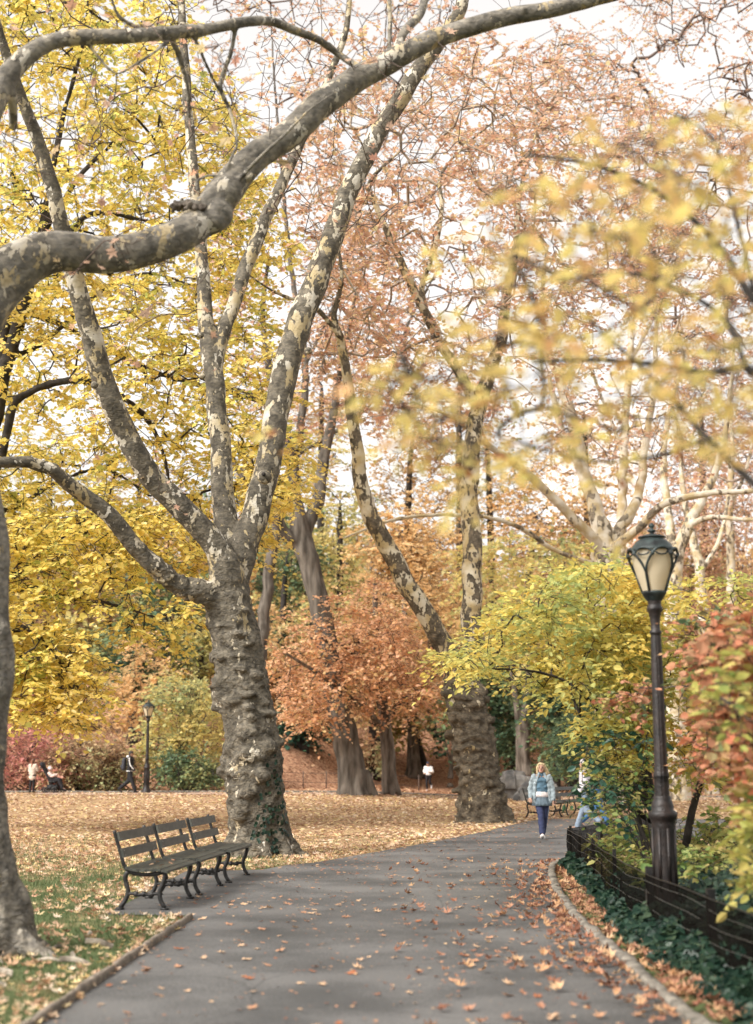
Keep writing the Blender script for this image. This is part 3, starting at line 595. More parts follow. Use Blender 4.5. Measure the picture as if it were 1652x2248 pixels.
trunk_mesh(nmains+[mk_main(s_, step=.08, noise_=.4) for s_ in nsub]+nr, nb, .02, ndisp, near, M['planebark_near'])
sc_ = MB(); r_ = np.random.default_rng(3)
for k in range(60):
    vx = r_.uniform(378, 450); c = np.array(P(vx, 450+abs(vx-415)*.12+r_.normal()*4, 14.13+r_.normal()*.05)); ell(sc_, c, .018+.02*r_.random(3), 6)
remesh(sc_, .012, 1)[0].build('bark_wound', M['oakbark'], near)
sk = Skel()
for c in nmains: sk.main(c[int(len(c)*.5):])
for s_ in nsub: sk.main(mk_main(s_, step=.15))
tg = np.concatenate([region([(-60, 20), (560, 20), (560, 330), (300, 420), (-60, 420)], 12.6, 14.6, 60, seed=8), region([(60, 430), (480, 560), (440, 760), (300, 700), (60, 560)], 13.2, 14.2, 26, seed=9), region([(500, 180), (980, -20), (980, 260), (620, 420)], 14, 15.6, 40, seed=10)])
crown(near, sk, M['twig'], M['plane_leaf'], 'maple', .13, 1, .3, 1, .003, seed=6, targets=tg, grow=dict(r0=.0045, seg=.16, wob=.5), along=1.0)

# ------------------------------------------------------------------ mid plane beside the path
MY = 40.7
mid_ = wthing('plane_tree', 'gnarled plane tree at the path bend, trunk folded in rings and split in two', 'tree', P(1062, 1800, MY))
mid_.location.z = 0
tr_ = [(1062, 1822, 128, MY), (1060, 1798, 112, MY), (1054, 1760, 92, MY), (1050, 1710, 86, MY), (1043, 1650, 88, MY), (1034, 1600, 86, MY), (1024, 1550, 78, MY), (1012, 1500, 74, MY), (1008, 1450, 62, MY)]
ml = [Yl([(1010, 1490, 52), (985, 1440, 46), (960, 1395, 44), (925, 1335, 43), (882, 1265, 42), (845, 1195, 40), (815, 1130, 37), (795, 1070, 34), (785, 1000, 30), (775, 930, 27), (765, 860, 24), (755, 790, 22), (745, 740, 19), (732, 690, 15), (750, 620, 11), (742, 540, 8)], 40.6, 38),
      Yl([(1015, 1490, 52), (1036, 1420, 48), (1032, 1350, 46), (1036, 1250, 44), (1032, 1150, 43), (1030, 1050, 41), (1036, 980, 38), (1046, 900, 36), (1060, 860, 34), (1080, 800, 30), (1100, 740, 26), (1110, 650, 22), (1130, 560, 17), (1135, 470, 13), (1150, 380, 9), (1180, 280, 6)], 40.8, 42.5),
      Yl([(1040, 880, 26), (1005, 810, 24), (970, 760, 22), (940, 700, 22), (900, 620, 20), (860, 530, 17), (825, 450, 14), (810, 400, 11), (880, 330, 6)], 41, 40),
      Yl([(960, 740, 14), (925, 640, 14), (955, 540, 13), (970, 450, 11), (965, 390, 9), (1010, 330, 7), (1080, 270, 5)], 41, 43),
      Yl([(745, 740, 12), (700, 680, 12), (650, 660, 10), (600, 640, 8), (540, 600, 6)], 38.4, 37)]
mm = [mk_main(tr_, step=.3)]+[mk_main(l, step=.3, noise_=.35) for l in ml]
SM = MY/F; r_ = np.random.default_rng(12); mbl = []
for k in range(46):
    vy = r_.uniform(1500, 1775); ax = np.interp(vy, [1500, 1600, 1700, 1775], [1014, 1034, 1049, 1056]); hw = np.interp(vy, [1500, 1650, 1775], [34, 41, 46]); t = r_.uniform(-1, 1)
    rr = r_.uniform(12, 22); mbl.append((P(ax+t*hw*.86, vy, MY-.42*sqrt(max(0, 1-t*t))), (rr*SM*1.2, rr*SM*.7, rr*SM*.42)))
mr_ = []
for a, L_ in ((-15, .95), (-60, .8), (-110, .8), (-165, .85), (30, .9), (90, 1), (140, 1)):
    bx = P(1062, 1798, MY)[0]; ca, sa = cos(R(a)), sin(R(a)); mr_.append(cat_rom(np.array([(bx+ca*.25, MY+sa*.25, .9, .26), (bx+ca*.48, MY+sa*.48, .35, .22), (bx+ca*.8*L_, MY+sa*.8*L_, .04, .13), (bx+ca*1.05*L_, MY+sa*1.05*L_, -.12, .06)]), .2))
def mdisp(v):
    z = v[2]; k = 1-smooth(3.6, 4.4, z)
    if k <= .01: return .008*mnoise.noise(Vector(v)*4)
    w0 = mnoise.noise_vector(Vector(v)*1.1)*.35; q = Vector(((v[0]+w0[0])*1.9, (v[1]+w0[1])*1.9, (v[2]+w0[2])*3.2)); return float(k)*(mnoise.fractal(q*1.5, 1, 2, 4)*.08+(1-abs(mnoise.noise(q*.9+Vector(v)*.7)))**4*.10-.03)
trunk_mesh(mm+mr_, mbl, .045, mdisp, mid_, M['planebark_mid'])
sk = Skel()
for c in mm[1:]: sk.main(c[int(len(c)*.25):])
tg = np.concatenate([region([(640, 560), (900, 300), (1300, 250), (1330, 900), (1050, 900), (900, 1000), (700, 900)], 38, 45, 230, -.12, .3, seed=12), region([(700, 40), (1150, 120), (1330, 300), (900, 600), (640, 620)], 38, 46, 200, -.1, .3, seed=13)])
crown(mid_, sk, M['paletwig'], M['plane_leaf'], 'broad', .12, 3, .9, 9, .008, seed=14, targets=tg, grow=dict(r0=.017, seg=.5, wob=.6))

# ------------------------------------------------------------------ pale planes at the right, behind the shrubs
def pale_plane(label, specs, tgs, seed, lm='plane_leaf', m_=3, bark='planebark_pale', base=None, lsize=.14, group=None, name='plane_tree', twb='paletwig', voxel=.05):
    c = [mk_main(s_, step=.35, noise_=.4) for s_ in specs]
    b0 = c[0][0]; z0 = gz1(b0[0], b0[1])
    if b0[2] > z0: c[0] = np.concatenate([np.array([[b0[0]+.05, b0[1], z0-.1, b0[3]*1.25], [b0[0], b0[1], (z0+b0[2])/2, b0[3]*1.05]]), c[0]])
    root = wthing(name, label, 'tree', (c[0][0][0], c[0][0][1], z0), group=group)
    trunk_mesh(c, [], voxel, lambda v: .02*mnoise.noise(Vector(v)*3), root, M[bark])
    sk = Skel()
    for q in c: sk.main(q[int(len(q)*.3):])
    crown(root, sk, M[twb], M[lm], 'broad', lsize, m_, 1.1, 8, .01, seed=seed, targets=tgs, grow=dict(r0=.02, seg=.7, wob=.6))
    return root
pale_plane('pale plane tree left of the near lamp head, white limbs forking low above yellow shrubs',
 [[(1338, 1420, 66, 52), (1336, 1300, 60, 52), (1325, 1200, 54, 52), (1310, 1130, 36, 52), (1285, 1050, 30, 52.3), (1265, 960, 27, 52.6), (1250, 900, 25, 53), (1225, 830, 20, 53), (1200, 760, 15, 53), (1190, 660, 11, 53), (1200, 540, 7, 53)],
  [(1325, 1220, 30, 52), (1298, 1178, 24, 51.5), (1240, 1120, 22, 51), (1180, 1060, 19, 50.5), (1120, 1010, 17, 50), (1075, 980, 14, 49.5), (1000, 920, 10, 49), (900, 880, 7, 48.5)],
  [(1330, 1230, 34, 52), (1352, 1178, 28, 52), (1392, 1110, 24, 52), (1405, 1060, 20, 52.5), (1418, 960, 17, 53), (1436, 850, 13, 53), (1440, 700, 9, 54)],
  [(1335, 1240, 28, 52), (1355, 1195, 22, 51.5), (1405, 1158, 19, 51), (1450, 1110, 18, 50.5), (1540, 1084, 15, 50), (1652, 1076, 12, 49.5), (1760, 1050, 9, 49)],
  [(1325, 1250, 14, 52), (1300, 1238, 12, 51.5), (1210, 1204, 11, 51), (1160, 1168, 11, 50.6), (1100, 1142, 10, 50), (1020, 1130, 9, 49.5), (900, 1134, 9, 49), (830, 1150, 8, 48.6), (790, 1166, 7, 48.2), (750, 1182, 5, 48)],
  [(1285, 1050, 18, 52.3), (1240, 960, 16, 52), (1215, 880, 14, 52), (1205, 820, 10, 52)]],
 np.concatenate([region([(1000, 60), (1420, 40), (1560, 360), (1500, 700), (1100, 620), (960, 300)], 49, 58, 290, -.08, .25, seed=21), region([(880, 880), (1200, 760), (1500, 800), (1560, 1050), (1100, 960)], 49, 54, 50, seed=22)]), 23)
pale_plane('whitish multi limbed plane tree just right of the near lamp head',
 [[(1475, 1400, 40, 60), (1478, 1290, 36, 60), (1492, 1200, 30, 60), (1512, 1150, 26, 60), (1545, 1090, 20, 60.5), (1580, 1000, 15, 61), (1600, 880, 11, 61), (1610, 760, 8, 61)], [(1480, 1260, 24, 60), (1470, 1150, 20, 61), (1455, 1020, 16, 62), (1470, 900, 12, 62), (1500, 780, 8, 63)],
  [(1512, 1150, 16, 60), (1560, 1135, 13, 59), (1652, 1140, 10, 58), (1730, 1130, 8, 58)]],
 np.concatenate([region([(1350, 200), (1760, 330), (1780, 900), (1480, 800), (1330, 500)], 58, 68, 300, -.1, .25, seed=24)]), 25, m_=3, voxel=.06)
pale_plane('slender white plane tree leaning in the gap far right above the red shrub',
 [[(1545, 1400, 26, 72), (1535, 1260, 22, 72), (1520, 1180, 18, 72), (1500, 1080, 13, 72), (1490, 960, 9, 72)], [(1535, 1260, 12, 72), (1580, 1180, 10, 72), (1600, 1080, 8, 73)]],
 region([(1420, 700), (1700, 700), (1700, 1080), (1450, 1050)], 70, 78, 70, 0, .25, seed=26), 27, voxel=.07)
pale_plane('straight white plane trunk at the far right edge with orange leaves behind',
 [[(1608, 1400, 24, 76), (1604, 1250, 20, 76), (1600, 1120, 17, 76), (1606, 980, 12, 76), (1600, 850, 8, 76)], [(1600, 1120, 10, 76), (1640, 1020, 8, 77), (1660, 900, 6, 77)]],
 region([(1520, 900), (1760, 800), (1760, 1250), (1500, 1180)], 74, 82, 90, -.1, .25, seed=28), 29, voxel=.07)

pale_plane('tall thin plane tree between the great plane limbs, fine pinkish leaves high against the sky',
 [[(556, 1560, 30, 74), (600, 1200, 24, 74), (650, 1000, 20, 74), (670, 800, 16, 74), (640, 600, 12, 74), (620, 400, 9, 74), (600, 150, 6, 74), (590, -60, 4, 74)], [(670, 800, 10, 74), (760, 600, 8, 74), (800, 400, 7, 75), (840, 150, 5, 75), (850, -60, 4, 75)], [(650, 1000, 10, 74), (820, 880, 8, 74), (900, 700, 7, 74), (980, 560, 5, 74)]],
 np.concatenate([region([(430, -80), (1000, -80), (1050, 300), (900, 520), (520, 480)], 68, 82, 230, -.1, .2, seed=141), region([(640, 480), (1100, 380), (1150, 860), (760, 980), (660, 800)], 70, 82, 200, -.1, .2, seed=142)]), 143, bark='greybark', voxel=.07, twb='twig')
pale_plane('far tall plane tree whose thin rust crown tops the blurred yellow boughs at right',
 [[(1360, 1450, 28, 82), (1365, 1100, 22, 82), (1380, 800, 16, 82), (1400, 500, 12, 82), (1430, 250, 7, 82)], [(1380, 800, 10, 82), (1480, 600, 8, 83), (1560, 380, 6, 83), (1600, 220, 4, 83)], [(1370, 1000, 10, 82), (1280, 760, 8, 82), (1230, 560, 6, 82)]],
 np.concatenate([region([(1150, 90), (1350, 40), (1480, 160), (1620, 190), (1780, 300), (1780, 620), (1400, 600), (1150, 480)], 76, 90, 260, -.1, .2, seed=144), region([(1330, -120), (1800, -120), (1800, 330), (1560, 200), (1400, 80)], 76, 90, 170, -.08, .2, seed=147), region([(1180, 560), (1780, 600), (1780, 1050), (1200, 1020)], 78, 92, 230, -.1, .2, seed=145)]), 146, voxel=.08, twb='twig')

# ------------------------------------------------------------------ tall furrowed oak and its neighbours
def slab_tree(label, specs, tgs, lm, seed, bark='oakbark', kind='broad', lsize=.17, m_=3, L_=1.1, n_=9, name='oak_tree', base_flare=1, voxel=.05, twb='darkbark', group=None, droop=.25, flat=.35, buttress=True):
    c = [mk_main(s_, step=.35, noise_=.25) for s_ in specs]
    b0 = c[0][0]; z0 = gz1(b0[0], b0[1]); c[0][:, 2] += 0
    rts = []
    if buttress:
        for a in range(0, 360, 60):
            ca, sa = cos(R(a+seed*13)), sin(R(a+seed*13)); r0 = b0[3]
            rts.append(cat_rom(np.array([(b0[0]+ca*r0*.35, b0[1]+sa*r0*.35, z0+1.3*r0, r0*.4), (b0[0]+ca*r0*.7, b0[1]+sa*r0*.7, z0+.5*r0, r0*.35), (b0[0]+ca*r0*1.05, b0[1]+sa*r0*1.05, z0+.03, r0*.2), (b0[0]+ca*r0*1.35, b0[1]+sa*r0*1.35, z0-.2, r0*.12)]), .2))
    root = wthing(name, label, 'tree', (b0[0], b0[1], z0), group=group)
    trunk_mesh(c+rts, [], voxel, lambda v: .03*mnoise.noise(Vector((v[0]*5, v[1]*5, v[2]*.8))), root, M[bark])
    sk = Skel()
    for q in c: sk.main(q[int(len(q)*.25):])
    crown(root, sk, M[twb], M[lm], kind, lsize, m_, L_, n_, .005, seed=seed, targets=tgs, grow=dict(r0=.009, seg=.7, wob=.4), droop=droop, flat=flat)
    return root
slab_tree('tall furrowed grey oak leaning left between the two burly planes, rising through rust leaves',
 [[(780, 1752, 76, 60), (776, 1720, 64, 60), (766, 1660, 58, 60), (755, 1600, 56, 60), (735, 1500, 50, 60), (715, 1400, 46, 60), (700, 1320, 45, 60), (682, 1250, 46, 60), (662, 1185, 48, 60), (650, 1120, 34, 60), (640, 1020, 29, 60.5), (622, 950, 25, 61), (600, 880, 21, 61), (588, 780, 17, 61.5), (576, 690, 13, 62), (590, 560, 8, 62)],
  [(668, 1200, 30, 60), (622, 1165, 27, 59.6), (590, 1110, 23, 59.2), (530, 1040, 18, 59), (500, 990, 14, 59), (450, 900, 9, 59)], [(662, 1190, 30, 60), (695, 1100, 28, 60.4), (712, 1000, 24, 61), (732, 910, 20, 61.5), (742, 830, 15, 62), (770, 700, 10, 62), (800, 560, 7, 62)],
  [(600, 880, 12, 61), (560, 870, 10, 60.5), (500, 850, 8, 60), (440, 870, 6, 60)]],
 region([(480, 420), (760, 380), (900, 620), (880, 900), (600, 960), (480, 760)], 57, 66, 230, -.05, .22, seed=31), 'plane_leaf', 31, bark='greybark')
slab_tree('smaller dark trunked tree with low skirts of rust orange leaves beside the leaning oak',
 [[(858, 1742, 40, 62), (853, 1690, 31, 62), (848, 1620, 28, 62), (840, 1540, 25, 62), (830, 1450, 20, 62), (825, 1370, 15, 62), (822, 1280, 10, 62)],
  [(846, 1600, 14, 62), (780, 1540, 12, 60), (700, 1480, 9, 58), (620, 1430, 7, 57)], [(846, 1580, 14, 62), (900, 1520, 12, 62), (960, 1480, 8, 61)], [(835, 1480, 12, 62), (760, 1420, 9, 60), (680, 1400, 6, 58)]],
 np.concatenate([region([(600, 1410), (640, 1380), (760, 1370), (860, 1330), (900, 1370), (930, 1450), (945, 1530), (900, 1560), (840, 1570), (740, 1560), (680, 1600), (640, 1580), (600, 1520), (595, 1460)], 56, 65, 400, -.12, .7, seed=33), region([(640, 1350), (830, 1260), (880, 1320), (800, 1420)], 58, 64, 60, seed=34)]), 'rust', 35, m_=4, L_=1.0, n_=11, lsize=.125, droop=.3, flat=.2)
slab_tree('dark tree trunk on the leaf covered slope just left of the jogger',
 [[(910, 1706, 40, 96), (908, 1660, 28, 96), (905, 1600, 24, 96), (900, 1500, 20, 96), (890, 1380, 14, 96), (885, 1280, 9, 97)], [(902, 1560, 10, 96), (960, 1500, 8, 96), (1000, 1440, 6, 95)]],
 region([(800, 1180), (1010, 1150), (1010, 1560), (880, 1600), (800, 1450)], 90, 102, 260, seed=36), 'bgorange', 37, lsize=.24, L_=1.5, voxel=.08)
slab_tree('dark double trunked tree on the slope behind the walking woman',
 [[(1160, 1702, 34, 84), (1150, 1660, 24, 84), (1152, 1600, 24, 84), (1160, 1520, 22, 84), (1170, 1420, 17, 84), (1190, 1300, 10, 84)], [(1140, 1700, 18, 84), (1140, 1640, 16, 84), (1136, 1560, 15, 84), (1120, 1450, 11, 84), (1100, 1350, 8, 84)]],
 region([(1000, 1180), (1320, 1180), (1320, 1400), (1180, 1460), (1010, 1420)], 80, 92, 240, seed=38), 'bgyellow', 39, lsize=.24, L_=1.5, voxel=.07)
slab_tree('small green leaved sapling on the slope between the jogger and the gnarled plane',
 [[(988, 1708, 14, 92), (990, 1680, 8, 92), (994, 1640, 7, 92), (996, 1600, 5, 92)], [(990, 1680, 6, 92), (980, 1640, 5, 92), (972, 1610, 4, 92)]],
 region([(960, 1600), (1010, 1560), (1030, 1620), (1000, 1670), (965, 1660)], 91, 93.5, 24, seed=40), 'darkgreen', 41, lsize=.24, L_=.8, n_=7, voxel=.06, name='sapling')

# ------------------------------------------------------------------ yellow tree on the left
slab_tree('large yellow leaved tree with black branches filling the left side behind the great plane', [
  [(-130, 1830, 92, 37), (-125, 1700, 72, 37), (-110, 1500, 62, 37), (-90, 1300, 56, 37), (-60, 1100, 50, 37), (-20, 940, 40, 37), (20, 780, 32, 37), (60, 640, 26, 37), (90, 520, 20, 37), (110, 400, 15, 37), (140, 250, 12, 37), (180, 100, 9, 37), (200, -60, 6, 37)],
  [(-60, 1100, 30, 37), (0, 1010, 22, 36), (30, 880, 19, 36), (80, 852, 18, 36), (150, 835, 17, 36), (215, 842, 16, 36.5), (280, 880, 14, 37), (330, 930, 12, 38), (360, 1000, 9, 38), (372, 1070, 7, 38)],
  [(-10, 920, 22, 37), (20, 690, 20, 37.5), (70, 690, 16, 38), (150, 720, 14, 39), (260, 780, 13, 40), (380, 830, 12, 40.5), (500, 860, 12, 41), (600, 890, 8, 41)],
  [(60, 640, 16, 37), (130, 540, 14, 37.5), (200, 470, 12, 38), (300, 480, 10, 38.5), (420, 510, 7, 39)], [(90, 520, 13, 37), (180, 380, 12, 37), (260, 300, 9, 37), (340, 180, 7, 37), (390, 60, 5, 37)],
  [(-90, 1300, 22, 37), (-10, 1290, 16, 36.5), (60, 1240, 13, 36), (120, 1190, 10, 36), (200, 1130, 7, 36)], [(-90, 1330, 22, 37), (0, 1300, 16, 36), (90, 1290, 13, 35.5), (180, 1320, 11, 35.5), (260, 1330, 9, 35.5), (340, 1355, 6, 35.5)],
  [(-100, 1420, 20, 37), (-20, 1370, 14, 36), (60, 1380, 10, 35.5), (120, 1440, 8, 35), (180, 1520, 6, 35)], [(30, 780, 14, 37), (100, 750, 12, 38), (220, 640, 11, 39), (330, 600, 9, 39.5), (450, 640, 6, 40)], [(-60, 1100, 18, 37), (20, 1120, 12, 38), (120, 1060, 10, 39), (230, 1030, 8, 40), (330, 1090, 6, 40)]],
 np.concatenate([region([(-150, -150), (330, -150), (430, 100), (560, 330), (640, 560), (600, 760), (640, 930), (690, 1070), (560, 1200), (420, 1120), (300, 1180), (-150, 1200)], 34, 43, 1750, -.2, .42, seed=51),
   region([(-150, 1150), (430, 1100), (440, 1260), (420, 1420), (360, 1430), (270, 1400), (180, 1400), (-150, 1420)], 34, 40, 480, -.16, .45, seed=52), region([(-120, 1380), (150, 1380), (225, 1520), (215, 1600), (120, 1590), (0, 1560), (-120, 1520)], 33.5, 37.5, 260, -.3, .5, seed=53),
   region([(560, 1040), (670, 1050), (670, 1080), (590, 1120), (560, 1310), (580, 1310), (560, 1260)], 35, 39, 34, seed=54)]),
 'yellow', 55, bark='darkbark', kind='broad', lsize=.125, m_=3, L_=.7, n_=10, name='yellow_tree', droop=.35, flat=.22)

# ------------------------------------------------------------------ wooded slope behind
def bgtree(label, cx, top, bot, hw, Y, lm, n, seed, tw=None, name='tree', size=.26, thr=-.12, L_=1.7, sp=7, m_=3, twb='darkbark'):
    tw = tw or hw*.14; X = P(cx, 1600, Y)[0]; z0 = gz1(X, Y); s = Y/F
    zt = P(cx, top, Y)[2]; zb = max(P(cx, bot, Y)[2], z0+.6); zc = (zt+zb)/2
    root = wthing(name, label, 'tree', (X, Y, z0)); r_ = np.random.default_rng(seed)
    lean = r_.normal()*.6; sk = Skel()
    c = cat_rom(np.array([(X, Y, z0-.3, tw*s*.75), (X+lean*.1, Y, z0+.8, tw*s*.5), (X+lean*.5, Y, (z0+zc)/2, tw*s*.42), (X+lean, Y, zc, tw*s*.3), (X+lean*1.5, Y+.5, zc+(zt-zb)*.14, tw*s*.1)]), .8)
    tb = MB(); tube(tb, c[:, :3], c[:, 3], 9); tb.build('trunk', M[twb], root)
    k0 = int(len(c)*.35); sk.main(c[k0:])
    tg = ellreg((X+lean, Y, zc), (hw*s, hw*s*.8, (zt-zb)/2), n, seed, thr, .22).reshape(-1, 3)
    if len(tg) < n*.3: tg = ellreg((X+lean, Y, zc), (hw*s, hw*s*.8, (zt-zb)/2), n, seed)
    tg = tg[tg[:, 2] > gz(tg[:, 0], tg[:, 1])+.5]
    crown(root, sk, M[twb], M[lm], 'broad', size, m_, L_, sp, .012, seed=seed, targets=tg, grow=dict(r0=.016, seg=1.4, wob=.3))
    return root
for k, a in enumerate([
 ('dull green woodland tree showing under the yellow boughs, left of the great plane', 385, 1215, 1600, 120, 98, 'bggreen', 170),
 ('yellow green woodland tree behind the far street lamp', 245, 1180, 1600, 120, 108, 'bgyellow', 170),
 ('russet woodland tree far left above the crimson bushes', 50, 1120, 1640, 140, 104, 'brownbush', 190),
 ('green tree on the slope hidden partly by the great plane fork', 480, 980, 1500, 120, 122, 'bggreen', 170),
 ('dark leaved tree on the slope between great plane and leaning oak', 610, 1040, 1540, 80, 104, 'bggreen', 130),
 ('yellow green tree on the slope above the leaning oak fork', 745, 930, 1400, 100, 118, 'bgyellow', 170),
 ('orange tree on the slope right of the leaning oak bole', 830, 1090, 1480, 100, 100, 'bgorange', 190),
 ('golden orange tree on the slope framed between the two limbs of the gnarled plane', 945, 1040, 1480, 110, 112, 'bgorange', 200),
 ('pale orange tree on the slope right of the upright gnarled plane limb', 1130, 980, 1420, 120, 122, 'bgorange', 200),
 ('orange yellow tree on the slope below the long bare white branch', 1225, 1090, 1470, 110, 106, 'bgorange', 180),
 ('tawny tree behind the forks of the pale plane', 1370, 1010, 1420, 120, 128, 'bgorange', 180),
 ('rust tinted tree behind the near lamp head', 1500, 1040, 1430, 110, 120, 'plane_leaf', 180),
 ('reddish orange tree in the far right distance', 1640, 980, 1430, 120, 116, 'plane_leaf', 180),
 ('thin crowned tree rising highest over the middle of the slope', 880, 800, 1200, 110, 134, 'bgorange', 130),
 ('faint tall tree high on the slope right of the gnarled plane', 1090, 820, 1200, 110, 138, 'bgyellow', 110),
 ('tall hazy orange tree on the ridge left of the leaning oak', 560, 820, 1300, 120, 140, 'bgorange', 150),
 ('tall russet tree on the ridge behind the yellow boughs', 300, 880, 1300, 150, 142, 'brownbush', 150),
 ('tall green gold tree on the ridge far left', 90, 900, 1300, 150, 140, 'bgyellow', 150),
 ('deep green understorey tree right of the gnarled plane trunk', 1130, 1400, 1690, 75, 96, 'bggreen', 120),
 ('green gold understorey tree behind the right shrubs', 1260, 1380, 1690, 95, 92, 'bgyellow', 120),
 ('dark understorey tree glimpsed through the right thicket', 1420, 1350, 1720, 110, 84, 'bggreen', 120),
 ('dark evergreen patch low behind the rust leaved skirts', 665, 1560, 1650, 38, 84, 'darkgreen', 60),
 ('golden bush sized tree low between great plane and leaning oak', 640, 1330, 1600, 70, 88, 'bgorange', 110),
 ('olive young tree behind the leaning oak bole', 720, 1300, 1560, 80, 92, 'bgyellow', 120),
 ('amber young tree behind the low rust skirts', 820, 1300, 1620, 90, 90, 'bgorange', 140),
 ('yellow green young tree left of the gnarled plane base', 930, 1330, 1640, 80, 98, 'bgyellow', 120),
 ('amber young tree right behind the gnarled plane', 1060, 1280, 1600, 80, 100, 'bgorange', 120),
 ('olive young tree far behind the crimson bushes', 170, 1350, 1660, 100, 90, 'bgyellow', 130),
 ('pale gold young tree behind the feathery bush', 430, 1330, 1620, 90, 88, 'bgyellow', 130),
 ('tall golden tree filling the gap between oak fork and gnarled plane', 700, 700, 1100, 110, 128, 'bgorange', 150),
 ('tall pinkish tree high on the slope behind the upright plane limb', 1010, 700, 1080, 110, 132, 'plane_leaf', 150),
 ('tall thin tree on the slope in front of the stone tower', 1300, 760, 1150, 120, 130, 'bgorange', 150),
 ('tall pale tree on the slope at the right edge', 1560, 720, 1150, 130, 134, 'plane_leaf', 150),
 ('dark green young tree filling the gap left of the double trunked tree', 1085, 1430, 1660, 60, 88, 'bggreen', 110),
 ('dark green young tree right of the double trunked tree', 1215, 1440, 1690, 70, 82, 'bggreen', 110),
 ('dark green young tree between leaning oak and great plane low down', 625, 1420, 1640, 55, 94, 'bggreen', 90),
 ('dark green young tree low behind the yellow boughs near the far lamp', 290, 1330, 1560, 80, 86, 'bggreen', 110),
 ('orange tree past the far right shrubs', 1580, 1280, 1700, 110, 90, 'bgorange', 120)]):
    bgtree(*a, seed=100+k, tw=(20 if a[3] > 110 else None))
# the far wood that reads as one mass
wd = MB(); r_ = np.random.default_rng(77); xs_ = r_.uniform(-62, 62, 300); ys_ = r_.uniform(120, 178, 300)
wt = MB(); pos = []
for x, y in zip(xs_, ys_):
    z = gz1(x, y); h = r_.uniform(9, 14); tube(wt, [(x, y, z-.3), (x+r_.normal()*.4, y, z+h*.5), (x+r_.normal()*.9, y, z+h)], [.2, .14, .05], 5, False, 3)
    for _ in range(46): pos.append((x+r_.normal()*2.6, y+r_.normal()*2.6, z+h*r_.uniform(.12, 1.15)))
pos = np.array(pos); pp, tt_, nn_, _s = spray(pos, r_.normal(size=pos.shape), 2, 1.9, 6, .2, .4, .5, 9)
n3 = len(pp)//3
w = MB(); w.v = wt.v; w.f = wt.f; w.n = wt.n
sec = (np.floor((pp[:, 0]+100)/9).astype(int)*7+np.floor(pp[:, 1]/13).astype(int)*3) % 3
for q in range(3): mk = sec == q; add_leaves(w, pp[mk], tt_[mk], nn_[mk], .34*(1+.3*r_.normal(size=mk.sum())).clip(.4, 1.8), 'broad', q)
tag(w.build('far_woods', [M['bgorange'], M['bgyellow'], M['brownbush'], M['darkbark']], None, False), 'far autumn wood on the slope reading as one mass', kind='stuff')

# ------------------------------------------------------------------ bushes
def bush(name, label, cat, base, tg, lm, kind, size, m_, L_, n_, seed, bark='darkbark', stems=None, nst=5, r0=.006, seg=.3, droop=.25, flat=.4, rst=.02, along=.5, wob=.3, spread=.25, r_tip=.003, group=None, sv=.3):
    root = wthing(name, label, cat, base, group=group); sk = Skel(); st = MB(); r_ = np.random.default_rng(seed)
    tg = np.asarray(tg)
    if stems is None:
        stems = []; c0 = tg.mean(0); h = (tg[:, 2].max()-base[2])
        for k in range(nst):
            q = tg[r_.integers(len(tg))]; stems.append(cat_rom(np.array([(base[0]+r_.normal()*spread*.4, base[1]+r_.normal()*spread*.4, base[2]-.1, rst), ((base[0]*.6+q[0]*.4), (base[1]*.6+q[1]*.4), base[2]+(q[2]-base[2])*.5, rst*.7), (base[0]*.3+q[0]*.7, base[1]*.3+q[1]*.7, base[2]+(q[2]-base[2])*.85, rst*.35)]), seg))
    for c in stems: tube(st, c[:, :3], c[:, 3], 8); sk.main(c[min(2, len(c)-2):])
    st.build('stems', M[bark], root)
    crown(root, sk, M[bark], M[lm], kind, size, m_, L_, n_, r_tip, seed=seed, targets=tg, grow=dict(r0=r0, seg=seg, wob=wob), droop=droop, flat=flat, along=along, sv=sv)
    return root
# right hand thicket: yellow green small tree with arching dark stems
SY = 21.
st1 = [mk_main(s_, step=.2, noise_=.3) for s_ in [
 [(1478, 1950, 24, SY), (1462, 1850, 20, SY), (1430, 1775, 18, SY), (1395, 1722, 17, SY), (1352, 1668, 16, SY), (1320, 1610, 14, SY), (1312, 1540, 12, SY), (1300, 1470, 9, SY), (1270, 1400, 6, SY)],
 [(1478, 1930, 20, SY+.3), (1455, 1800, 18, SY+.3), (1425, 1745, 17, SY+.3), (1408, 1690, 14, SY+.4), (1400, 1600, 13, SY+.5), (1395, 1500, 10, SY+.6), (1385, 1400, 7, SY+.8), (1370, 1310, 5, SY+1)],
 [(1420, 1870, 13, SY), (1400, 1800, 12, SY), (1378, 1740, 11, SY), (1355, 1640, 10, SY), (1330, 1580, 8, SY), (1250, 1500, 7, SY-.3), (1150, 1470, 5, SY-.6), (1030, 1470, 4, SY-1)],
 [(1490, 1930, 20, SY+.5), (1520, 1780, 16, SY+.6), (1560, 1640, 13, SY+.8), (1590, 1500, 10, SY+1), (1620, 1380, 7, SY+1.2)],
 [(1445, 1810, 14, SY+.2), (1410, 1790, 13, SY+.1), (1378, 1768, 13, SY), (1372, 1766, 10, SY)]]]
tg = np.concatenate([region([(960, 1455), (1010, 1425), (1110, 1345), (1200, 1262), (1330, 1240), (1420, 1262), (1440, 1500), (1420, 1580), (1300, 1540), (1200, 1510), (1060, 1480), (990, 1470)], 18.5, 23.5, 420, -.12, .9, seed=61),
  region([(1400, 1262), (1500, 1290), (1652, 1265), (1760, 1270), (1760, 1750), (1500, 1700), (1400, 1560)], 19, 24, 260, -.1, .9, seed=62), region([(1250, 1560), (1420, 1560), (1420, 1680), (1330, 1690), (1270, 1620)], 19, 22.5, 80, -.25, 1.2, seed=63)])
bx = P(1478, 1930, SY)
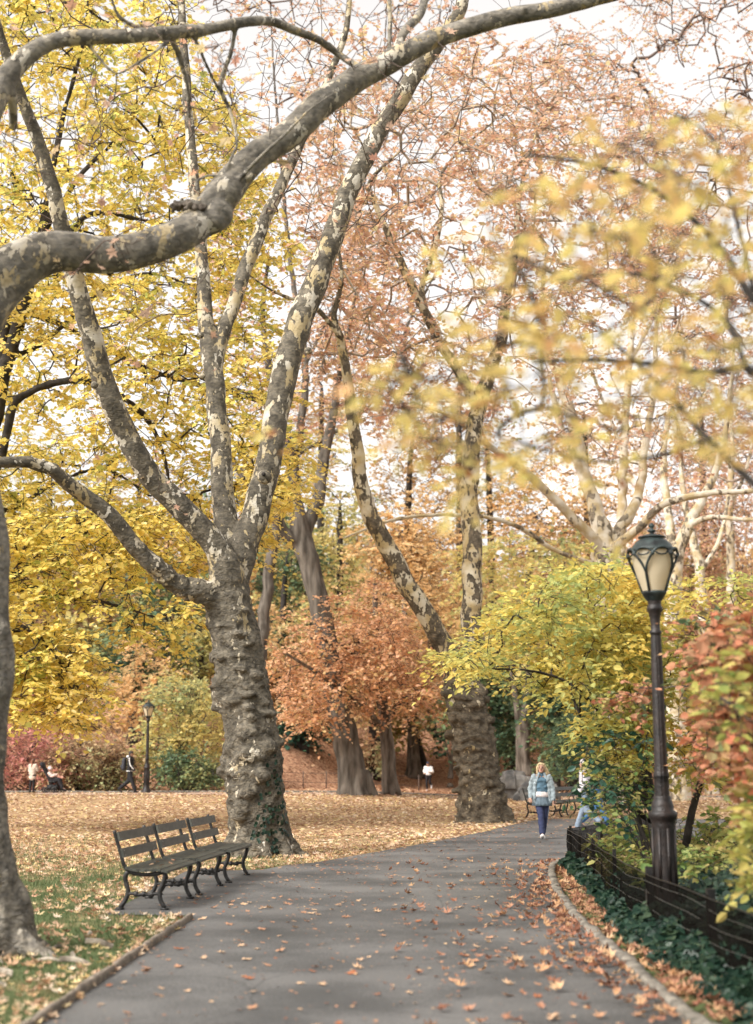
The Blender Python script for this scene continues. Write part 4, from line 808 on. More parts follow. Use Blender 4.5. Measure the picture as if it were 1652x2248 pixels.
bush('small_tree', 'yellow green small tree with arching dark stems spreading left from behind the near lamp', 'tree', (bx[0], SY, gz1(bx[0], SY)), tg, 'ygreen', 'ovate', .085, 4, .45, 10, 64, stems=st1, r0=.005, seg=.25, r_tip=.002, flat=.3, droop=.3)
tg = region([(1275, 1600), (1420, 1590), (1425, 1740), (1360, 1790), (1285, 1760), (1265, 1690)], 17.5, 20.5, 42, -.2, 1.4, seed=65)
bush('holly_shrub', 'dark glossy leaved shrub half covering the two walkers by the far benches', 'shrub', (3.6, 19.2, .1), tg, 'darkgreen', 'ovate', .10, 2, .35, 7, 66, rst=.014, nst=7, seg=.25, r0=.005, droop=.4)
tg = region([(1290, 1590), (1430, 1590), (1430, 1780), (1320, 1790), (1278, 1700)], 18, 21, 62, -.2, 1.4, seed=67)
bush('sparse_shrub', 'thin olive yellow shrub tangled with the dark glossy shrub behind the netting fence', 'shrub', (3.9, 20.2, .1), tg, 'ybed', 'ovate', .075, 2, .35, 8, 68, rst=.012, nst=7, seg=.25, r0=.004)
tg = region([(1560, 1400), (1652, 1350), (1780, 1320), (1780, 1760), (1640, 1760), (1570, 1700), (1560, 1560)], 10.4, 12.6, 160, -.25, 1.6, seed=69)
tg2 = region([(1500, 1360), (1590, 1340), (1590, 1720), (1520, 1680)], 13, 15, 60, -.1, 1.6, seed=70)
tg3 = region([(1330, 1500), (1425, 1500), (1425, 1570), (1340, 1560)], 15.6, 16.6, 12, seed=71)
stR = [cat_rom(np.array(s_), .2) for s_ in [[(3.7, 12, .1, .035), (3.4, 12, 1., .03), (3.0, 11.8, 1.8, .02), (2.8, 11.6, 2.6, .01)], [(3.9, 12.4, .1, .03), (3.5, 13, 1.2, .022), (3.2, 13.6, 2.2, .012), (3.1, 14, 2.9, .008)], [(3.8, 12, .1, .03), (3.6, 11.2, .9, .02), (3.0, 10.9, 1.5, .01)], [(3.9, 12.4, .1, .03), (3.9, 14, 1.8, .02), (3.3, 15.4, 2.4, .01)]]]
bush('red_shrub', 'tall soft focus shrub with pinkish red leaves right of the near lamp post', 'shrub', (3.8, 12.1, .2), np.concatenate([tg, tg2, tg3]), 'redleaf', 'broad', .072, 3, .22, 7, 72, stems=stR, r0=.004, seg=.2, flat=.5)
tg = np.concatenate([region([(1610, 1830), (1660, 1750), (1780, 1700), (1780, 2000), (1680, 1970), (1620, 1930)], 9.8, 11.4, 90, -.25, 2, seed=73), region([(1560, 1420), (1780, 1380), (1780, 1640), (1600, 1600)], 9.2, 10.4, 36, 0, 2, seed=74)])
bush('yellow_shrub', 'blurred lime yellow leaved shrub at the right edge before the pinkish red one', 'shrub', (3.3, 10.6, .1), tg, 'redyellow', 'ovate', .085, 2, .2, 6, 75, r0=.004, seg=.2, nst=6, rst=.015)
# low plants in the bed behind the fence
def bed_targets(x0, x1, y0, y1, h0, h1, n, seed):
    r_ = np.random.default_rng(seed); x = r_.uniform(x0, x1, n); y = r_.uniform(y0, y1, n); x += np.interp(y, [10, 14, 20, 24, 27], [0, 0, .15, .45, 1.3])
    return np.stack([x, y, gz(x, y)+r_.uniform(h0, h1, n)], 1)
bush('bed_plants', 'bright green and yellow low plants just behind the netting fence beside the lamp base', 'plant', (3.9, 19, .1), bed_targets(2.9, 5.2, 15.2, 24, .1, .62, 330, 81), 'ybed', 'ovate', .10, 2, .3, 7, 82, nst=26, rst=.008, spread=2.2, r0=.003, seg=.25, droop=.5)
# left far bushes
def farbush(label, x0, x1, top, bot, Y0, Y1, lm, n, seed, size=.13, thr=-.3, cat='bush', L_=.9, m_=3, sp=8):
    s = (Y0+Y1)/2; tg = region([(x0, bot), (x0+(x1-x0)*.06, (top+bot)/2), (x0+(x1-x0)*.25, top+4), (x0+(x1-x0)*.6, top), (x1-(x1-x0)*.08, (top*1.2+bot*.8)/2), (x1, bot)], Y0, Y1, n, thr, .8, seed=seed)
    tg = tg.copy(); X = P((x0+x1)/2, 1700, s)[0]
    return bush('bush', label, cat, (X, s, gz1(X, s)), tg, lm, 'broad', size, m_, L_, sp, seed, nst=14, rst=.03, spread=2.0, r0=.01, seg=.6, r_tip=.006, flat=.6)
farbush('crimson pink bush at the far left behind the person in the beige coat', -90, 170, 1598, 1722, 66, 71, 'crimson', 260, 91)
farbush('crimson and russet bush behind the pushchair', 90, 260, 1622, 1726, 66, 70, 'brownbush', 190, 92)
farbush('low russet bush between the pushchair and the walker with the rucksack', 190, 310, 1630, 1728, 66.5, 70, 'brownbush', 130, 93)
farbush('crimson tall thicket behind the yellow boughs far left', -60, 150, 1430, 1640, 78, 84, 'crimson', 170, 94, .16)
farbush('green bush right of the far street lamp', 335, 480, 1650, 1722, 66, 70, 'bggreen', 130, 95)
farbush('pale yellow green feathery bush above the green one by the great plane', 300, 500, 1480, 1670, 69, 75, 'bgyellow', 260, 96, .16, -.2)
farbush('orange leaved young bush behind the far lamp head', 230, 400, 1380, 1600, 76, 84, 'bgorange', 120, 97, .2, -.1)
farbush('green undergrowth bush right of the gnarled plane trunk', 1085, 1180, 1580, 1660, 86, 92, 'bggreen', 60, 98, .18)
farbush('olive bush in the thicket behind the far benches', 1200, 1340, 1560, 1700, 70, 76, 'bggreen', 120, 99, .16)
farbush('russet undergrowth bush between the leaning oak and its neighbour', 770, 850, 1610, 1680, 86, 92, 'brownbush', 40, 120, .18, -.1)
# rocks
def rock(label, vx, Y, w, h, seed, d=None):
    X = P(vx, 1700, Y)[0]; m = MB(); r_ = np.random.default_rng(seed)
    ell(m, (X, Y, gz1(X, Y)+h*.25), (w/2, (d or w*.5)/2, h*.75), 20); ell(m, (X+w*.25, Y+.1, gz1(X, Y)+h*.2), (w*.3, w*.25, h*.55), 16); ell(m, (X-w*.3, Y-.1, gz1(X, Y)+h*.1), (w*.25, w*.2, h*.5), 16)
    out, V, N_ = remesh(m, .07, 0); out.v[0] = V+N_*np.array([mnoise.cell(Vector(v)*2.1+Vector((seed, 0, 0)))*.09+mnoise.noise(Vector(v)*1.5)*.14 for v in V])[:, None]
    tag(out.build('rock', M['rock'], None, False), label, 'rock')
rock('dark grey rock outcrop on the slope left of the great plane trunk', 462, 76, 2.4, 1.0, 3)
rock('wide grey rock outcrop behind the far benches', 1125, 62, 3.0, 1.1, 4)
rock('second grey rock nearer the far benches', 1180, 60, 1.8, .8, 6)
# tower blocks beyond the wood; overexposure is painted into wall and pane colours
M['tower'] = mat_basic('overexposed_stone', (.86, .84, .82), .9, 0, .04, .1); M['pane'] = mat_basic('overexposed_pane', (.66, .66, .66), .3, 0, .1, .3)
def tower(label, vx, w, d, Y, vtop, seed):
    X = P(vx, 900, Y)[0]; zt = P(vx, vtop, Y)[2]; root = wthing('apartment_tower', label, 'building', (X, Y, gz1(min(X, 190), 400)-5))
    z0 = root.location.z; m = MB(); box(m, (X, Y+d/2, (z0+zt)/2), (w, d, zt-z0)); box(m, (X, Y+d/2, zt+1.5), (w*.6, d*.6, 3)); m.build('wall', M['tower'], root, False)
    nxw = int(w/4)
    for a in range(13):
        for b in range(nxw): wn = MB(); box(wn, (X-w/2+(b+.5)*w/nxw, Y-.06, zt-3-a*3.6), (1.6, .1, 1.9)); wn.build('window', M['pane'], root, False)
tower('stone apartment tower painted overexposed pale, glimpsed through the leaves right of centre', 1340, 18, 16, 380, 890, 1)
tower('lower apartment block painted overexposed pale, left of the glimpsed stone tower', 1260, 14, 16, 400, 1010, 2)

# ------------------------------------------------------------------ blurred branch close to the lens, top right
NY = 5.0
ov = wthing('overhanging_tree', 'soft blurred tree close by whose yellow leafed boughs hang across the upper right', 'tree', (3.3, 7.7, 0))
osp = [[(2700, 2750, 90, 5.3), (2650, 1900, 80, 5.3), (2400, 1300, 60, 5.3), (2000, 1000, 40, 5.2), (1760, 860, 26, 5.1), (1652, 815, 16, 5), (1636, 800, 15, 5), (1560, 815, 11, 5), (1450, 800, 9, 4.9), (1300, 790, 8, 4.8), (1170, 796, 6, 4.7)],
 [(2000, 1000, 30, 5.2), (1800, 950, 22, 4.8), (1700, 1090, 16, 4.6), (1652, 1060, 13, 4.6), (1600, 1010, 12, 4.6), (1540, 950, 11, 4.6), (1480, 880, 9, 4.6), (1400, 800, 7, 4.5), (1290, 700, 5, 4.4)],
 [(1760, 860, 22, 5.1), (1700, 720, 18, 5.2), (1640, 640, 14, 5.2), (1560, 520, 11, 5.2), (1440, 420, 9, 5.1), (1300, 360, 7, 5), (1160, 340, 4, 5)],
 [(1636, 800, 10, 5), (1590, 700, 9, 5.1), (1500, 640, 7, 5.1), (1380, 600, 6, 5), (1200, 620, 4, 4.8), (1050, 640, 3, 4.6)],
 [(1560, 960, 8, 4.6), (1440, 1000, 7, 4.5), (1300, 1010, 5, 4.4), (1100, 960, 4, 4.2), (900, 900, 3, 4.1), (700, 915, 2.5, 4), (605, 935, 2, 4)], [(1652, 640, 9, 5.2), (1600, 420, 7, 5.2), (1560, 300, 5, 5.2), (1480, 250, 4, 5.2)]]
osp = [[(q[0], q[1], q[2]*1.55, q[3]+2.4) for q in b] for b in osp]; osp[0][:4] = [(2200, 2420, 76, 7.7), (2195, 1850, 66, 7.7), (2130, 1350, 54, 7.7), (1940, 1020, 44, 7.65)]
om = [mk_main(s_, step=.06, noise_=.4) for s_ in osp]; b0 = om[0][0]; om[0] = np.concatenate([cat_rom(np.array([(b0[0], b0[1], -.1, .1), (b0[0], b0[1], b0[2]*.5, .09)]), .1), om[0]])
tb = MB()
for c in om: tube(tb, c[:, :3], c[:, 3]*.85, 8)
tb.build('trunk', M['darkbark'], ov)
sk = Skel()
for c in om: sk.main(c[int(len(c)*.4):])
tg = np.concatenate([region([(1080, 420), (1320, 290), (1500, 240), (1850, 210), (1850, 820), (1500, 780), (1250, 780), (1060, 720), (960, 560)], 3.8, 6.4, 310, -.3, 1.6, seed=131), region([(1080, 700), (1560, 760), (1760, 850), (1760, 1020), (1500, 1000), (1300, 1100), (1060, 1100), (860, 980), (780, 820), (950, 740)], 3.8, 6.4, 190, -.25, 1.6, seed=132),
  np.array([P(605, 945, 5.6), P(700, 905, 5.7), P(1350, 1180, 6.2), P(960, 560, 6.2), P(920, 850, 5.8)])])
crown(ov, sk, M['darkbark'], M['nearleaf'], 'ovate', .056, 1, .12, 4, .0012, seed=133, targets=tg, grow=dict(r0=.0018, seg=.06, wob=.3), flat=.3, droop=.4)

# ------------------------------------------------------------------ leaf litter, grass, ivy
def scatter(x0, x1, y0, y1, dens, keep, size, kind, seed, tilt=.22, zoff=.015, sv=.28):
    r_ = np.random.default_rng(seed); n = int((x1-x0)*(y1-y0)*dens); x = r_.uniform(x0, x1, n); y = r_.uniform(y0, y1, n)
    k = keep(x, y, r_); x = x[k]; y = y[k]; n = len(x)
    a = r_.uniform(0, 2*pi, n); tan = np.stack([np.cos(a), np.sin(a), r_.normal(size=n)*tilt], 1); nor = np.stack([r_.normal(size=n)*tilt, r_.normal(size=n)*tilt, np.ones(n)], 1)
    p_ = np.stack([x, y, gz(x, y)+zoff+r_.random(n)*.02], 1); s_ = size*(1+sv*r_.normal(size=n)).clip(.45, 1.8)
    p_ -= tan*s_[:, None]*.3
    p_[:, 2] = gz(x, y)+zoff+r_.random(n)*.02
    return p_, tan, nor, s_
def infr(x, y, m=1.5): return np.abs(x) < .262*y+m
def onpath(x, y): return (x > edge_x(PL, y)) & (x < edge_x(PR, y)) & (y < 46)
def patchy(x, y, s=.5, o=0): return .5+.5*np.sin(x*s*2.1+o+1.7*np.sin(y*s*.9))*np.cos(y*s*1.3+o*2+1.3*np.sin(x*s*1.7))
lt = MB()
def lawn_keep(lo, hi):
    def f(x, y, r_):
        k = infr(x, y) & ~onpath(x, y) & (x < edge_x(PR, y)-.0) | (infr(x, y) & (y > 46))
        near_edge = np.exp(-np.abs(x-edge_x(PL, y))/.55)*(y < 46)
        base = .08+.9*smooth(18, 29, y+patchy(x, y)*7-3.5)*(.75+.25*patchy(x, y, .9, 3))
        base = base*(.3+.7*smooth(.25, .6, patchy(x, y, .55, 5))); base = np.maximum(base, near_edge*1.1); base = np.where(y < 15, np.maximum(base, .30+.2*patchy(x, y, 1.3)), base)
        return k & (y >= lo) & (y < hi) & (r_.random(len(x)) < base)
    return f
for (y0, y1, d, sz, kd, sd) in ((7, 20, 125, .095, 'curled', 201), (20, 30, 95, .10, 'curled', 202), (30, 44, 75, .105, 'diamond', 203), (44, 66, 50, .12, 'diamond', 204)):
    p_, t_, n_, s_ = scatter(-.27*y1-2, .27*y1+2, y0, y1, d, lawn_keep(y0, y1), sz, kd, sd); add_leaves(lt, p_, t_, n_, s_, kd)
p_, t_, n_, s_ = scatter(-32, 32, 66, 112, 12, lambda x, y, r_: infr(x, y, 3), .17, 'diamond', 205); add_leaves(lt, p_, t_, n_, s_, 'diamond', 1)
M['slopeleaf'] = mat_leaf('slope_leaf', [(.18, .09, .05), (.36, .19, .11), (.48, .28, .17), (.56, .38, .22)], .4, .15, .3, .7)
tag(lt.build('lawn_leaf_litter', [M['litter'], M['slopeleaf']], None, False), 'tan, yellow and rust fallen leaves blanketing the lawn', kind='stuff')
# leaves drifted along the kerb and sprinkled on the far path
kl = MB()
def kerb_keep(x, y, r_):
    e = edge_x(PR, y); d = e-x; fx = np.interp(y, [7, 10.4, 12.2, 14.7, 20, 24], [2.7, 2.67, 2.66, 2.62, 2.85, 3.07])
    inb = (x > e) & (x < fx+.3); pr = np.where(inb, .95, np.exp(-np.maximum(d, 0)/(.16+.22*patchy(x*0+1, y, 1.1)))*.8+.03)
    kx = np.interp(y, kp[:, 1], kp[:, 0]); onk = np.abs(x-kx) < .06
    return infr(x, y) & (x < fx+.5) & (r_.random(len(x)) < np.where(onk, .12, pr)) & ((d > 0) | inb)
p_, t_, n_, s_ = scatter(.2, 3.6, 7, 25, 150, kerb_keep, .10, 'curled', 211, .35, .03); add_leaves(kl, p_, t_, n_, s_, 'curled')
def path_keep(x, y, r_):
    e = edge_x(PL, y); pr = .11+.5*np.exp(-(x-e)/.6)*(y > 22)+.12*smooth(20, 30, y)+.1*patchy(x, y, .8)
    return infr(x, y) & onpath(x, y) & (r_.random(len(x)) < pr) & (y > 17)
p_, t_, n_, s_ = scatter(-3, 12, 17, 44, 34, path_keep, .07, 'maple', 212, .12, .02, .4); add_leaves(kl, p_, t_, n_, s_, 'maple')
p_, t_, n_, s_ = scatter(-3, 3.5, 8, 30, 34, lambda x, y, r_: infr(x, y) & onpath(x, y) & (r_.random(len(x)) < .25+.6*patchy(x, y, 1.1)), .022, 'broad', 213, .12, .014, .6); add_leaves(kl, p_, t_, n_, s_, 'broad')
tag(kl.build('path_leaf_litter', M['pathleaf'], None, False), 'dry brown leaves drifted along the kerb and scattered over the path', kind='stuff')
# individually laid leaves on the near path
protos = []
for k in range(7):
    LT['v%d' % k] = maple(.02+.02*k, 30+k); m = MB(); add_leaves(m, np.array([[0, 0, .004]]), np.array([[0, 1., .05]]), np.array([[.1, 0, 1.]]), 1.0, 'v%d' % k); protos.append(m.mesh('fallen_leaf', M['pathleaf'], False))
M['pl2'] = mat_leaf('path_leaf_light', [(.40, .23, .14), (.48, .30, .18), (.54, .38, .24), (.44, .19, .10)], 3, .1, .5, .65)
M['pl3'] = mat_leaf('path_leaf_brown', [(.16, .06, .035), (.30, .11, .05), (.42, .17, .08)], 3, .1, .5, .65)
for k in range(7):
    if k in (1, 3, 4): protos[k].materials[0] = M['pl2']
    if k in (5,): protos[k].materials[0] = M['pl3']
r_ = np.random.default_rng(220); cnt = 0
while cnt < 240:
    y = r_.uniform(8.6, 18.5)**1.0; x = r_.uniform(-2.4, 2.3)
    if not (infr(np.array([x]), np.array([y]), .3)[0] and onpath(np.array([x]), np.array([y]))[0]): continue
    o = bpy.data.objects.new('fallen_leaf', protos[r_.integers(7)]); COL.objects.link(o); s = r_.choice([.05, .07, .085, .10, .13]); o.scale = (s, s, s)
    o.location = (x, y, .022); o.rotation_euler = (r_.normal()*.07, r_.normal()*.07, r_.uniform(0, 6.28))
    tag(o, 'dry fallen leaf lying on the grey asphalt path', 'leaf', 'fallen leaves on the path'); cnt += 1
# grass
gr = MB(); r_ = np.random.default_rng(230); n = 130000; y = 8+26*r_.random(n)**1.1; x = r_.uniform(-9.5, 1, n)
k = infr(x, y) & ~onpath(x, y) & (x < edge_x(PL, y)-.03) & (r_.random(n) < 1.12-smooth(18, 32, y+patchy(x, y)*7-3.5)); x = x[k]; y = y[k]; n = len(x)
h = r_.uniform(.03, .075, n); a = r_.uniform(0, 2*pi, n); w_ = .006; b0 = np.stack([x, y, gz(x, y)], 1); dx = np.stack([np.cos(a), np.sin(a), 0*a], 1)*w_
tip = b0+np.stack([r_.normal(size=n)*.02, r_.normal(size=n)*.02, h], 1)
gr.add(np.stack([b0-dx, b0+dx, tip], 1).reshape(-1, 3), np.arange(n*3).reshape(-1, 3))
tag(gr.build('grass', M['grass'], None, False), 'short green grass between the fallen leaves', kind='stuff')
sb_ = MB(); r_ = np.random.default_rng(235)
for k in range(26):
    x = min(-2.45, -3.0+r_.normal()*.3); y = 12.6+r_.normal()*.7; a = r_.uniform(0, pi); L_ = r_.uniform(.08, .26); z = gz1(x, y)+.03; d = np.array([cos(a), sin(a), r_.normal()*.15])*L_/2
    c = np.array([x, y, z+abs(d[2])]); tube(sb_, cat_rom([c-d, c+[0, 0, .02], c+d], .05), r_.uniform(.008, .028), 6, True, 0, (1, .35))
M['scrap'] = mat_basic('pale_bark_scrap', (.20, .165, .125), .9, 0, .4, 8, .5, (.40, .35, .28))
tag(sb_.build('bark_scraps', M['scrap'], None, False), 'pale shed bark scraps heaped at the foot of the near left plane', kind='stuff')
# ivy
iv = MB(); r_ = np.random.default_rng(240)
def ivy(n, xf, y0, y1, hmax, seed, size):
    r_ = np.random.default_rng(seed); y = r_.uniform(y0, y1, n); x = xf(y, r_); z = gz(x, y)+hmax(x, y)*r_.random(n)**.5+.03
    tan = np.stack([r_.normal(size=n)*.7-.3, r_.normal(size=n)*.5-.7, r_.normal(size=n)*.4-.4], 1); nor = np.stack([r_.normal(size=n)*.4-.2, r_.normal(size=n)*.4-.5, np.ones(n)], 1)
    add_leaves(iv, np.stack([x, y, z], 1), tan, nor, size*(1+.3*r_.normal(size=n)).clip(.5, 1.7), 'broad')
fxl = lambda y: np.interp(y, [7, 10.4, 12.2, 14.7, 20, 24], [2.7, 2.67, 2.66, 2.62, 2.85, 3.07])
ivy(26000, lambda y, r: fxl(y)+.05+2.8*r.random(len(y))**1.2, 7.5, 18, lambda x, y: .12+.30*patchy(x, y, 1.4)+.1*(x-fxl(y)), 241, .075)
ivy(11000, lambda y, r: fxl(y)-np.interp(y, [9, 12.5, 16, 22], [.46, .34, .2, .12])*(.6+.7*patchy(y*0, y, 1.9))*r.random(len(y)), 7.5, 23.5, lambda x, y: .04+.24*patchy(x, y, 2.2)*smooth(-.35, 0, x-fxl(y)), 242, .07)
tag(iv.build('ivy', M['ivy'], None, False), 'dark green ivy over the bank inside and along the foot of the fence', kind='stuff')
hv = MB(); r_ = np.random.default_rng(243); n = 420                       # ivy on the great plane's foot
a = r_.uniform(-150, -20, n); zz = r_.random(n)**1.6*1.9+.1; bx = P(566, 1868, HY)
rad = .62-.06*zz; pts = np.stack([bx[0]+np.cos(np.radians(a))*rad, HY+np.sin(np.radians(a))*rad, zz], 1); kk = (np.abs(a+60) < 40*(1.1-zz/2.2))
nor = np.stack([np.cos(np.radians(a)), np.sin(np.radians(a)), 0*a+.3], 1); tan = np.stack([r_.normal(size=n)*.4, r_.normal(size=n)*.4, -np.ones(n)], 1)
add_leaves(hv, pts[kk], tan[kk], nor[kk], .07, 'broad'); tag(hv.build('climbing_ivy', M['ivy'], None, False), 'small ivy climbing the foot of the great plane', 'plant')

# ------------------------------------------------------------------ street lamps
def make_lamp(label, mats):
    root = thing('street_lamp', label, 'street lamp')
    m = MB()                                                  # base and pedestal
    lathe(m, [(0, 0), (.245, 0), (.25, .06), (.235, .10), (.205, .12), (.20, .15), (.165, .20), (.15, .25), (.135, .27)], 8)
    lathe(m, [(.135, .25), (.125, .30), (.118, .34), (.118, 1.02), (.125, 1.06), (.142, 1.08), (.146, 1.115), (.135, 1.135), (.11, 1.15), (.112, 1.19), (.10, 1.235), (.088, 1.25), (.093, 1.27), (.08, 1.285)], 24)
    for k in range(8):
        a = 2*pi*k/8; box(m, (.119*cos(a), .119*sin(a), .68), (.018, .03, .60), rot=[[cos(a), -sin(a), 0], [sin(a), cos(a), 0], [0, 0, 1]])
    m.build('pedestal', M[mats[0]], root)
    s = MB(); lathe(s, [(.072, 1.28), (.07, 1.34), (.074, 1.40), (.072, 1.46), (.078, 1.47), (.076, 1.49), (.068, 1.52), (.063, 1.6), (.056, 2.6), (.05, 2.86)], 48, flute=.045, fn=12)
    lathe(s, [(.046, 2.85), (.06, 2.87), (.062, 2.895), (.048, 2.91), (.046, 2.95), (.052, 3.02), (.068, 3.09), (.078, 3.105), (.082, 3.13), (.068, 3.15), (.066, 3.17), (.07, 3.18), (.07, 3.20)], 24)
    s.build('pole', M[mats[0]], root)
    h = MB(); lathe(h, [(.068, 3.20), (.075, 3.21), (.09, 3.235), (.105, 3.26), (.112, 3.275), (.112, 3.29), (.105, 3.295)], 24)
    prof = [(.104, 3.29), (.125, 3.36), (.150, 3.44), (.172, 3.52), (.187, 3.60), (.193, 3.66), (.188, 3.70)]
    g = MB(); lathe(g, [((a-.006)*1.15, b) for a, b in prof], 32); g.build('glass_globe', M['glass'], root)
    for k in range(4):                                        # each rib splits in two towards the top, like a Y
        a = pi/4+2*pi*k/4
        path = [((r_+.006)*cos(a), (r_+.006)*sin(a), z) for r_, z in prof[:4]]; tube(h, path, [.013, .013, .013, .012], 6)
        for sg in (-1, 1):
            pa = []
            for t in np.linspace(0, 1, 9):
                zz = 3.47+.21*t; rr = np.interp(zz, [q[1] for q in prof], [q[0] for q in prof])+.008+.02*t; aa = a+sg*(R(8)*t**.7+R(20)*t*t); pa.append((rr*cos(aa), rr*sin(aa), zz))
            tube(h, pa, np.linspace(.011, .014, 9), 6)
        pa = [((.2+.03*sin(pi*t))*cos(a), (.2+.03*sin(pi*t))*sin(a), 3.52+.18*t) for t in np.linspace(0, 1, 7)]
    for k in range(8):                                        # scalloped arches round the shoulder
        a0 = pi/8+2*pi*k/8+pi/8
        pa = [(.218*cos(a0+R(22.5)*q), .218*sin(a0+R(22.5)*q), 3.665+.05*(1-q*q)) for q in np.linspace(-1, 1, 13)]; tube(h, pa, .012, 6)
        pa = [(.214*cos(a0+R(14)*cos(u)), .214*sin(a0+R(14)*cos(u)), 3.668+.028*sin(u)) for u in np.linspace(pi, 2*pi, 9)]; tube(h, pa, .009, 5)
        aj = a0+R(22.5); ell(h, (.222*cos(aj), .222*sin(aj), 3.655), (.017, .017, .03), 8)
    c = MB(); lathe(c, [(.205, 3.70), (.205, 3.715), (.185, 3.735), (.165, 3.77), (.14, 3.80), (.118, 3.815), (.105, 3.82), (.108, 3.83), (.122, 3.835), (.124, 3.845), (.09, 3.858), (.05, 3.87), (.03, 3.875), (.018, 3.88), (.018, 3.885), (.034, 3.90), (.036, 3.912), (.02, 3.925), (.012, 3.93), (.024, 3.945), (.027, 3.962), (.02, 3.98), (0, 3.99)], 32)
    for q in (h, c): q.v = [v*[1.15, 1.15, 1]+[0, 0, 0] for v in q.v]
    h.build('lantern_frame', M[mats[1]], root); c.build('lantern_cap', M[mats[1]], root)
    return root
lamp = make_lamp('tall black park lamp with rust patches and cream glass standing behind the netting fence', ('lampiron', 'lampiron_top'))
lamp.location = (2.885, 15.0, gz1(2.885, 15)-.02); lamp.scale = (1.0, 1.0, 1.03)
lamp.rotation_euler = (0, R(-.45), R(12)); lamp['group'] = 'park lamps'
fx_, fy_, _ = P(321, 1733, 62.8)
lamp2 = dup(lamp, (fx_, fy_, gz1(fx_, fy_)-.02), R(40), 'distant black park lamp standing by the far path beside the person with the rucksack'); lamp2.scale = (1, 1, .99)

# ------------------------------------------------------------------ benches
def bar(mb, pts, w, t):      # iron bar following pts (y,z) at x; w across x, t in plane
    tube(mb, cat_rom(pts, .03), 1.0, 8, True, 0, (w, t), (1, 0, 0))
def make_bench(label, L_=1.6):
    root = thing('park_bench', label, 'bench')
    for x in (.06, L_-.18):
        for pts in ([(x, .03, .43), (x, .005, .37), (x, .03, .28), (x, .06, .20), (x, .05, .11), (x, .0, .02)], [(x, .42, .42), (x, .46, .36), (x, .44, .27), (x, .42, .20), (x, .45, .10), (x, .51, .02)]):
            m = MB(); bar(m, pts, .019, .026); y = pts[-1][1]; box(m, (x, y, .012), (.06, .09, .022)); m.build('leg', M['iron'], root)
        m = MB(); bar(m, [(x, .05, .17), (x, .12, .175), (x, .18, .16), (x, .24, .175), (x, .30, .16), (x, .36, .175), (x, .43, .17)], .018, .018)
        for q in (.15, .24, .33): ell(m, (x, q, .168), (.022, .035, .032), 8)
        m.build('stretcher', M['iron'], root)
        m = MB(); bar(m, [(x, .02, .41), (x, .15, .385), (x, .30, .385), (x, .42, .41)], .018, .022); m.build('seat_bracket', M['iron'], root)
        m = MB(); bar(m, [(x, .40, .40), (x, .455, .45), (x, .49, .52), (x, .52, .62), (x, .56, .74), (x, .60, .865)], .018, .022); m.build('back_support', M['iron'], root)
    m = MB()
    for (y, z, a) in ((.0, .425, 12), (.085, .437, 3), (.17, .432, -3), (.255, .428, -2), (.34, .432, 4), (.415, .448, 14)):
        ca, sa = cos(R(a)), sin(R(a)); w = .078
        V = [(X_, y+u*ca-v*sa, z+u*sa+v*ca) for X_ in (0, L_) for (u, v) in ((-w/2, -.014), (-w/2, .009), (-w/2+.006, .014), (w/2-.006, .014), (w/2, .009), (w/2, -.014))]
        m.add(V, [[k, (k+1) % 6, 6+(k+1) % 6, 6+k] for k in range(6)]); b_ = m.n-12
        for o_ in (0, 6): m.f.append((np.array([[b_+o_, b_+o_+1, b_+o_+2, b_+o_+3], [b_+o_, b_+o_+3, b_+o_+4, b_+o_+5]]), 0))
    m.build('seat', M['benchwood'], root, False)
    for (y, z) in ((.495, .62), (.545, .80)):
        m = MB(); a = R(16); rot = [[1, 0, 0], [0, cos(a), sin(a)], [0, -sin(a), cos(a)]]; box(m, (L_/2, y-.012, z), (L_, .026, .105), 0, rot)
        for x in (.06, L_-.18):
            for dz in (-.025, .025): ell(m, (x, y-.027+dz*.28, z+dz), (.008, .005, .008), 6, 1)
        m.build('back_slat', [M['benchwood'], M['bolt']], root, False)
    return root
M['bolt'] = mat_basic('worn_bolt', (.3, .3, .3), .4, .5, .2, 10)
def bench_at(o, fx, fy, rz, label=None, first=False):
    if first: o.location = (fx, fy, gz1(fx, fy)+.012); o.rotation_euler = (0, 0, rz); o['group'] = 'park benches'; return o
    return dup(o, (fx, fy, gz1(fx, fy)+.012), rz, label)
bench = make_bench('nearest dark green park bench, a few fallen leaves on its seat')
bench_at(bench, -2.37, 16.78, R(85), None, True)
b2 = bench_at(bench, -2.205, 18.62, R(85), 'middle bench of the three in the row on the left lawn edge'); b2.scale = (1, 1, 1)
b3 = bench_at(bench, -2.02, 20.45, R(84.5), 'farthest bench of the left row, its end against the great plane trunk')
bench_at(bench, 4.75, 43.2, R(58), 'dark bench directly behind the walking woman at the bend'); bench_at(bench, 5.72, 44.75, R(56), 'dark bench between the walking woman and the figure in the pale jacket')
bench_at(bench, 6.75, 46.2, R(52), 'farthest dark bench at the bend, mostly hidden by the right shrubs')
r_ = np.random.default_rng(300)
def bench_leaf(k, lx, ly):
    o = bpy.data.objects.new('fallen_leaf', protos[k]); COL.objects.link(o); a = R(85); s = .075
    o.location = (-2.37+lx*cos(a)-ly*sin(a), 16.78+lx*sin(a)+ly*cos(a), .475); o.scale = (s, s, s); o.rotation_euler = (.1, .1, lx*9); return o
for k, (lx, ly, lb) in enumerate([(.35, .12, 'reddish'), (.5, .28, 'tan'), (.75, .1, 'brown'), (.95, .3, 'tan'), (1.3, .2, 'brown')]):
    tag(bench_leaf([5, 3, 2, 4, 0][k], lx, ly), 'dry fallen leaf lying on the slats of the nearest bench seat', 'leaf', 'fallen leaves on the nearest bench')

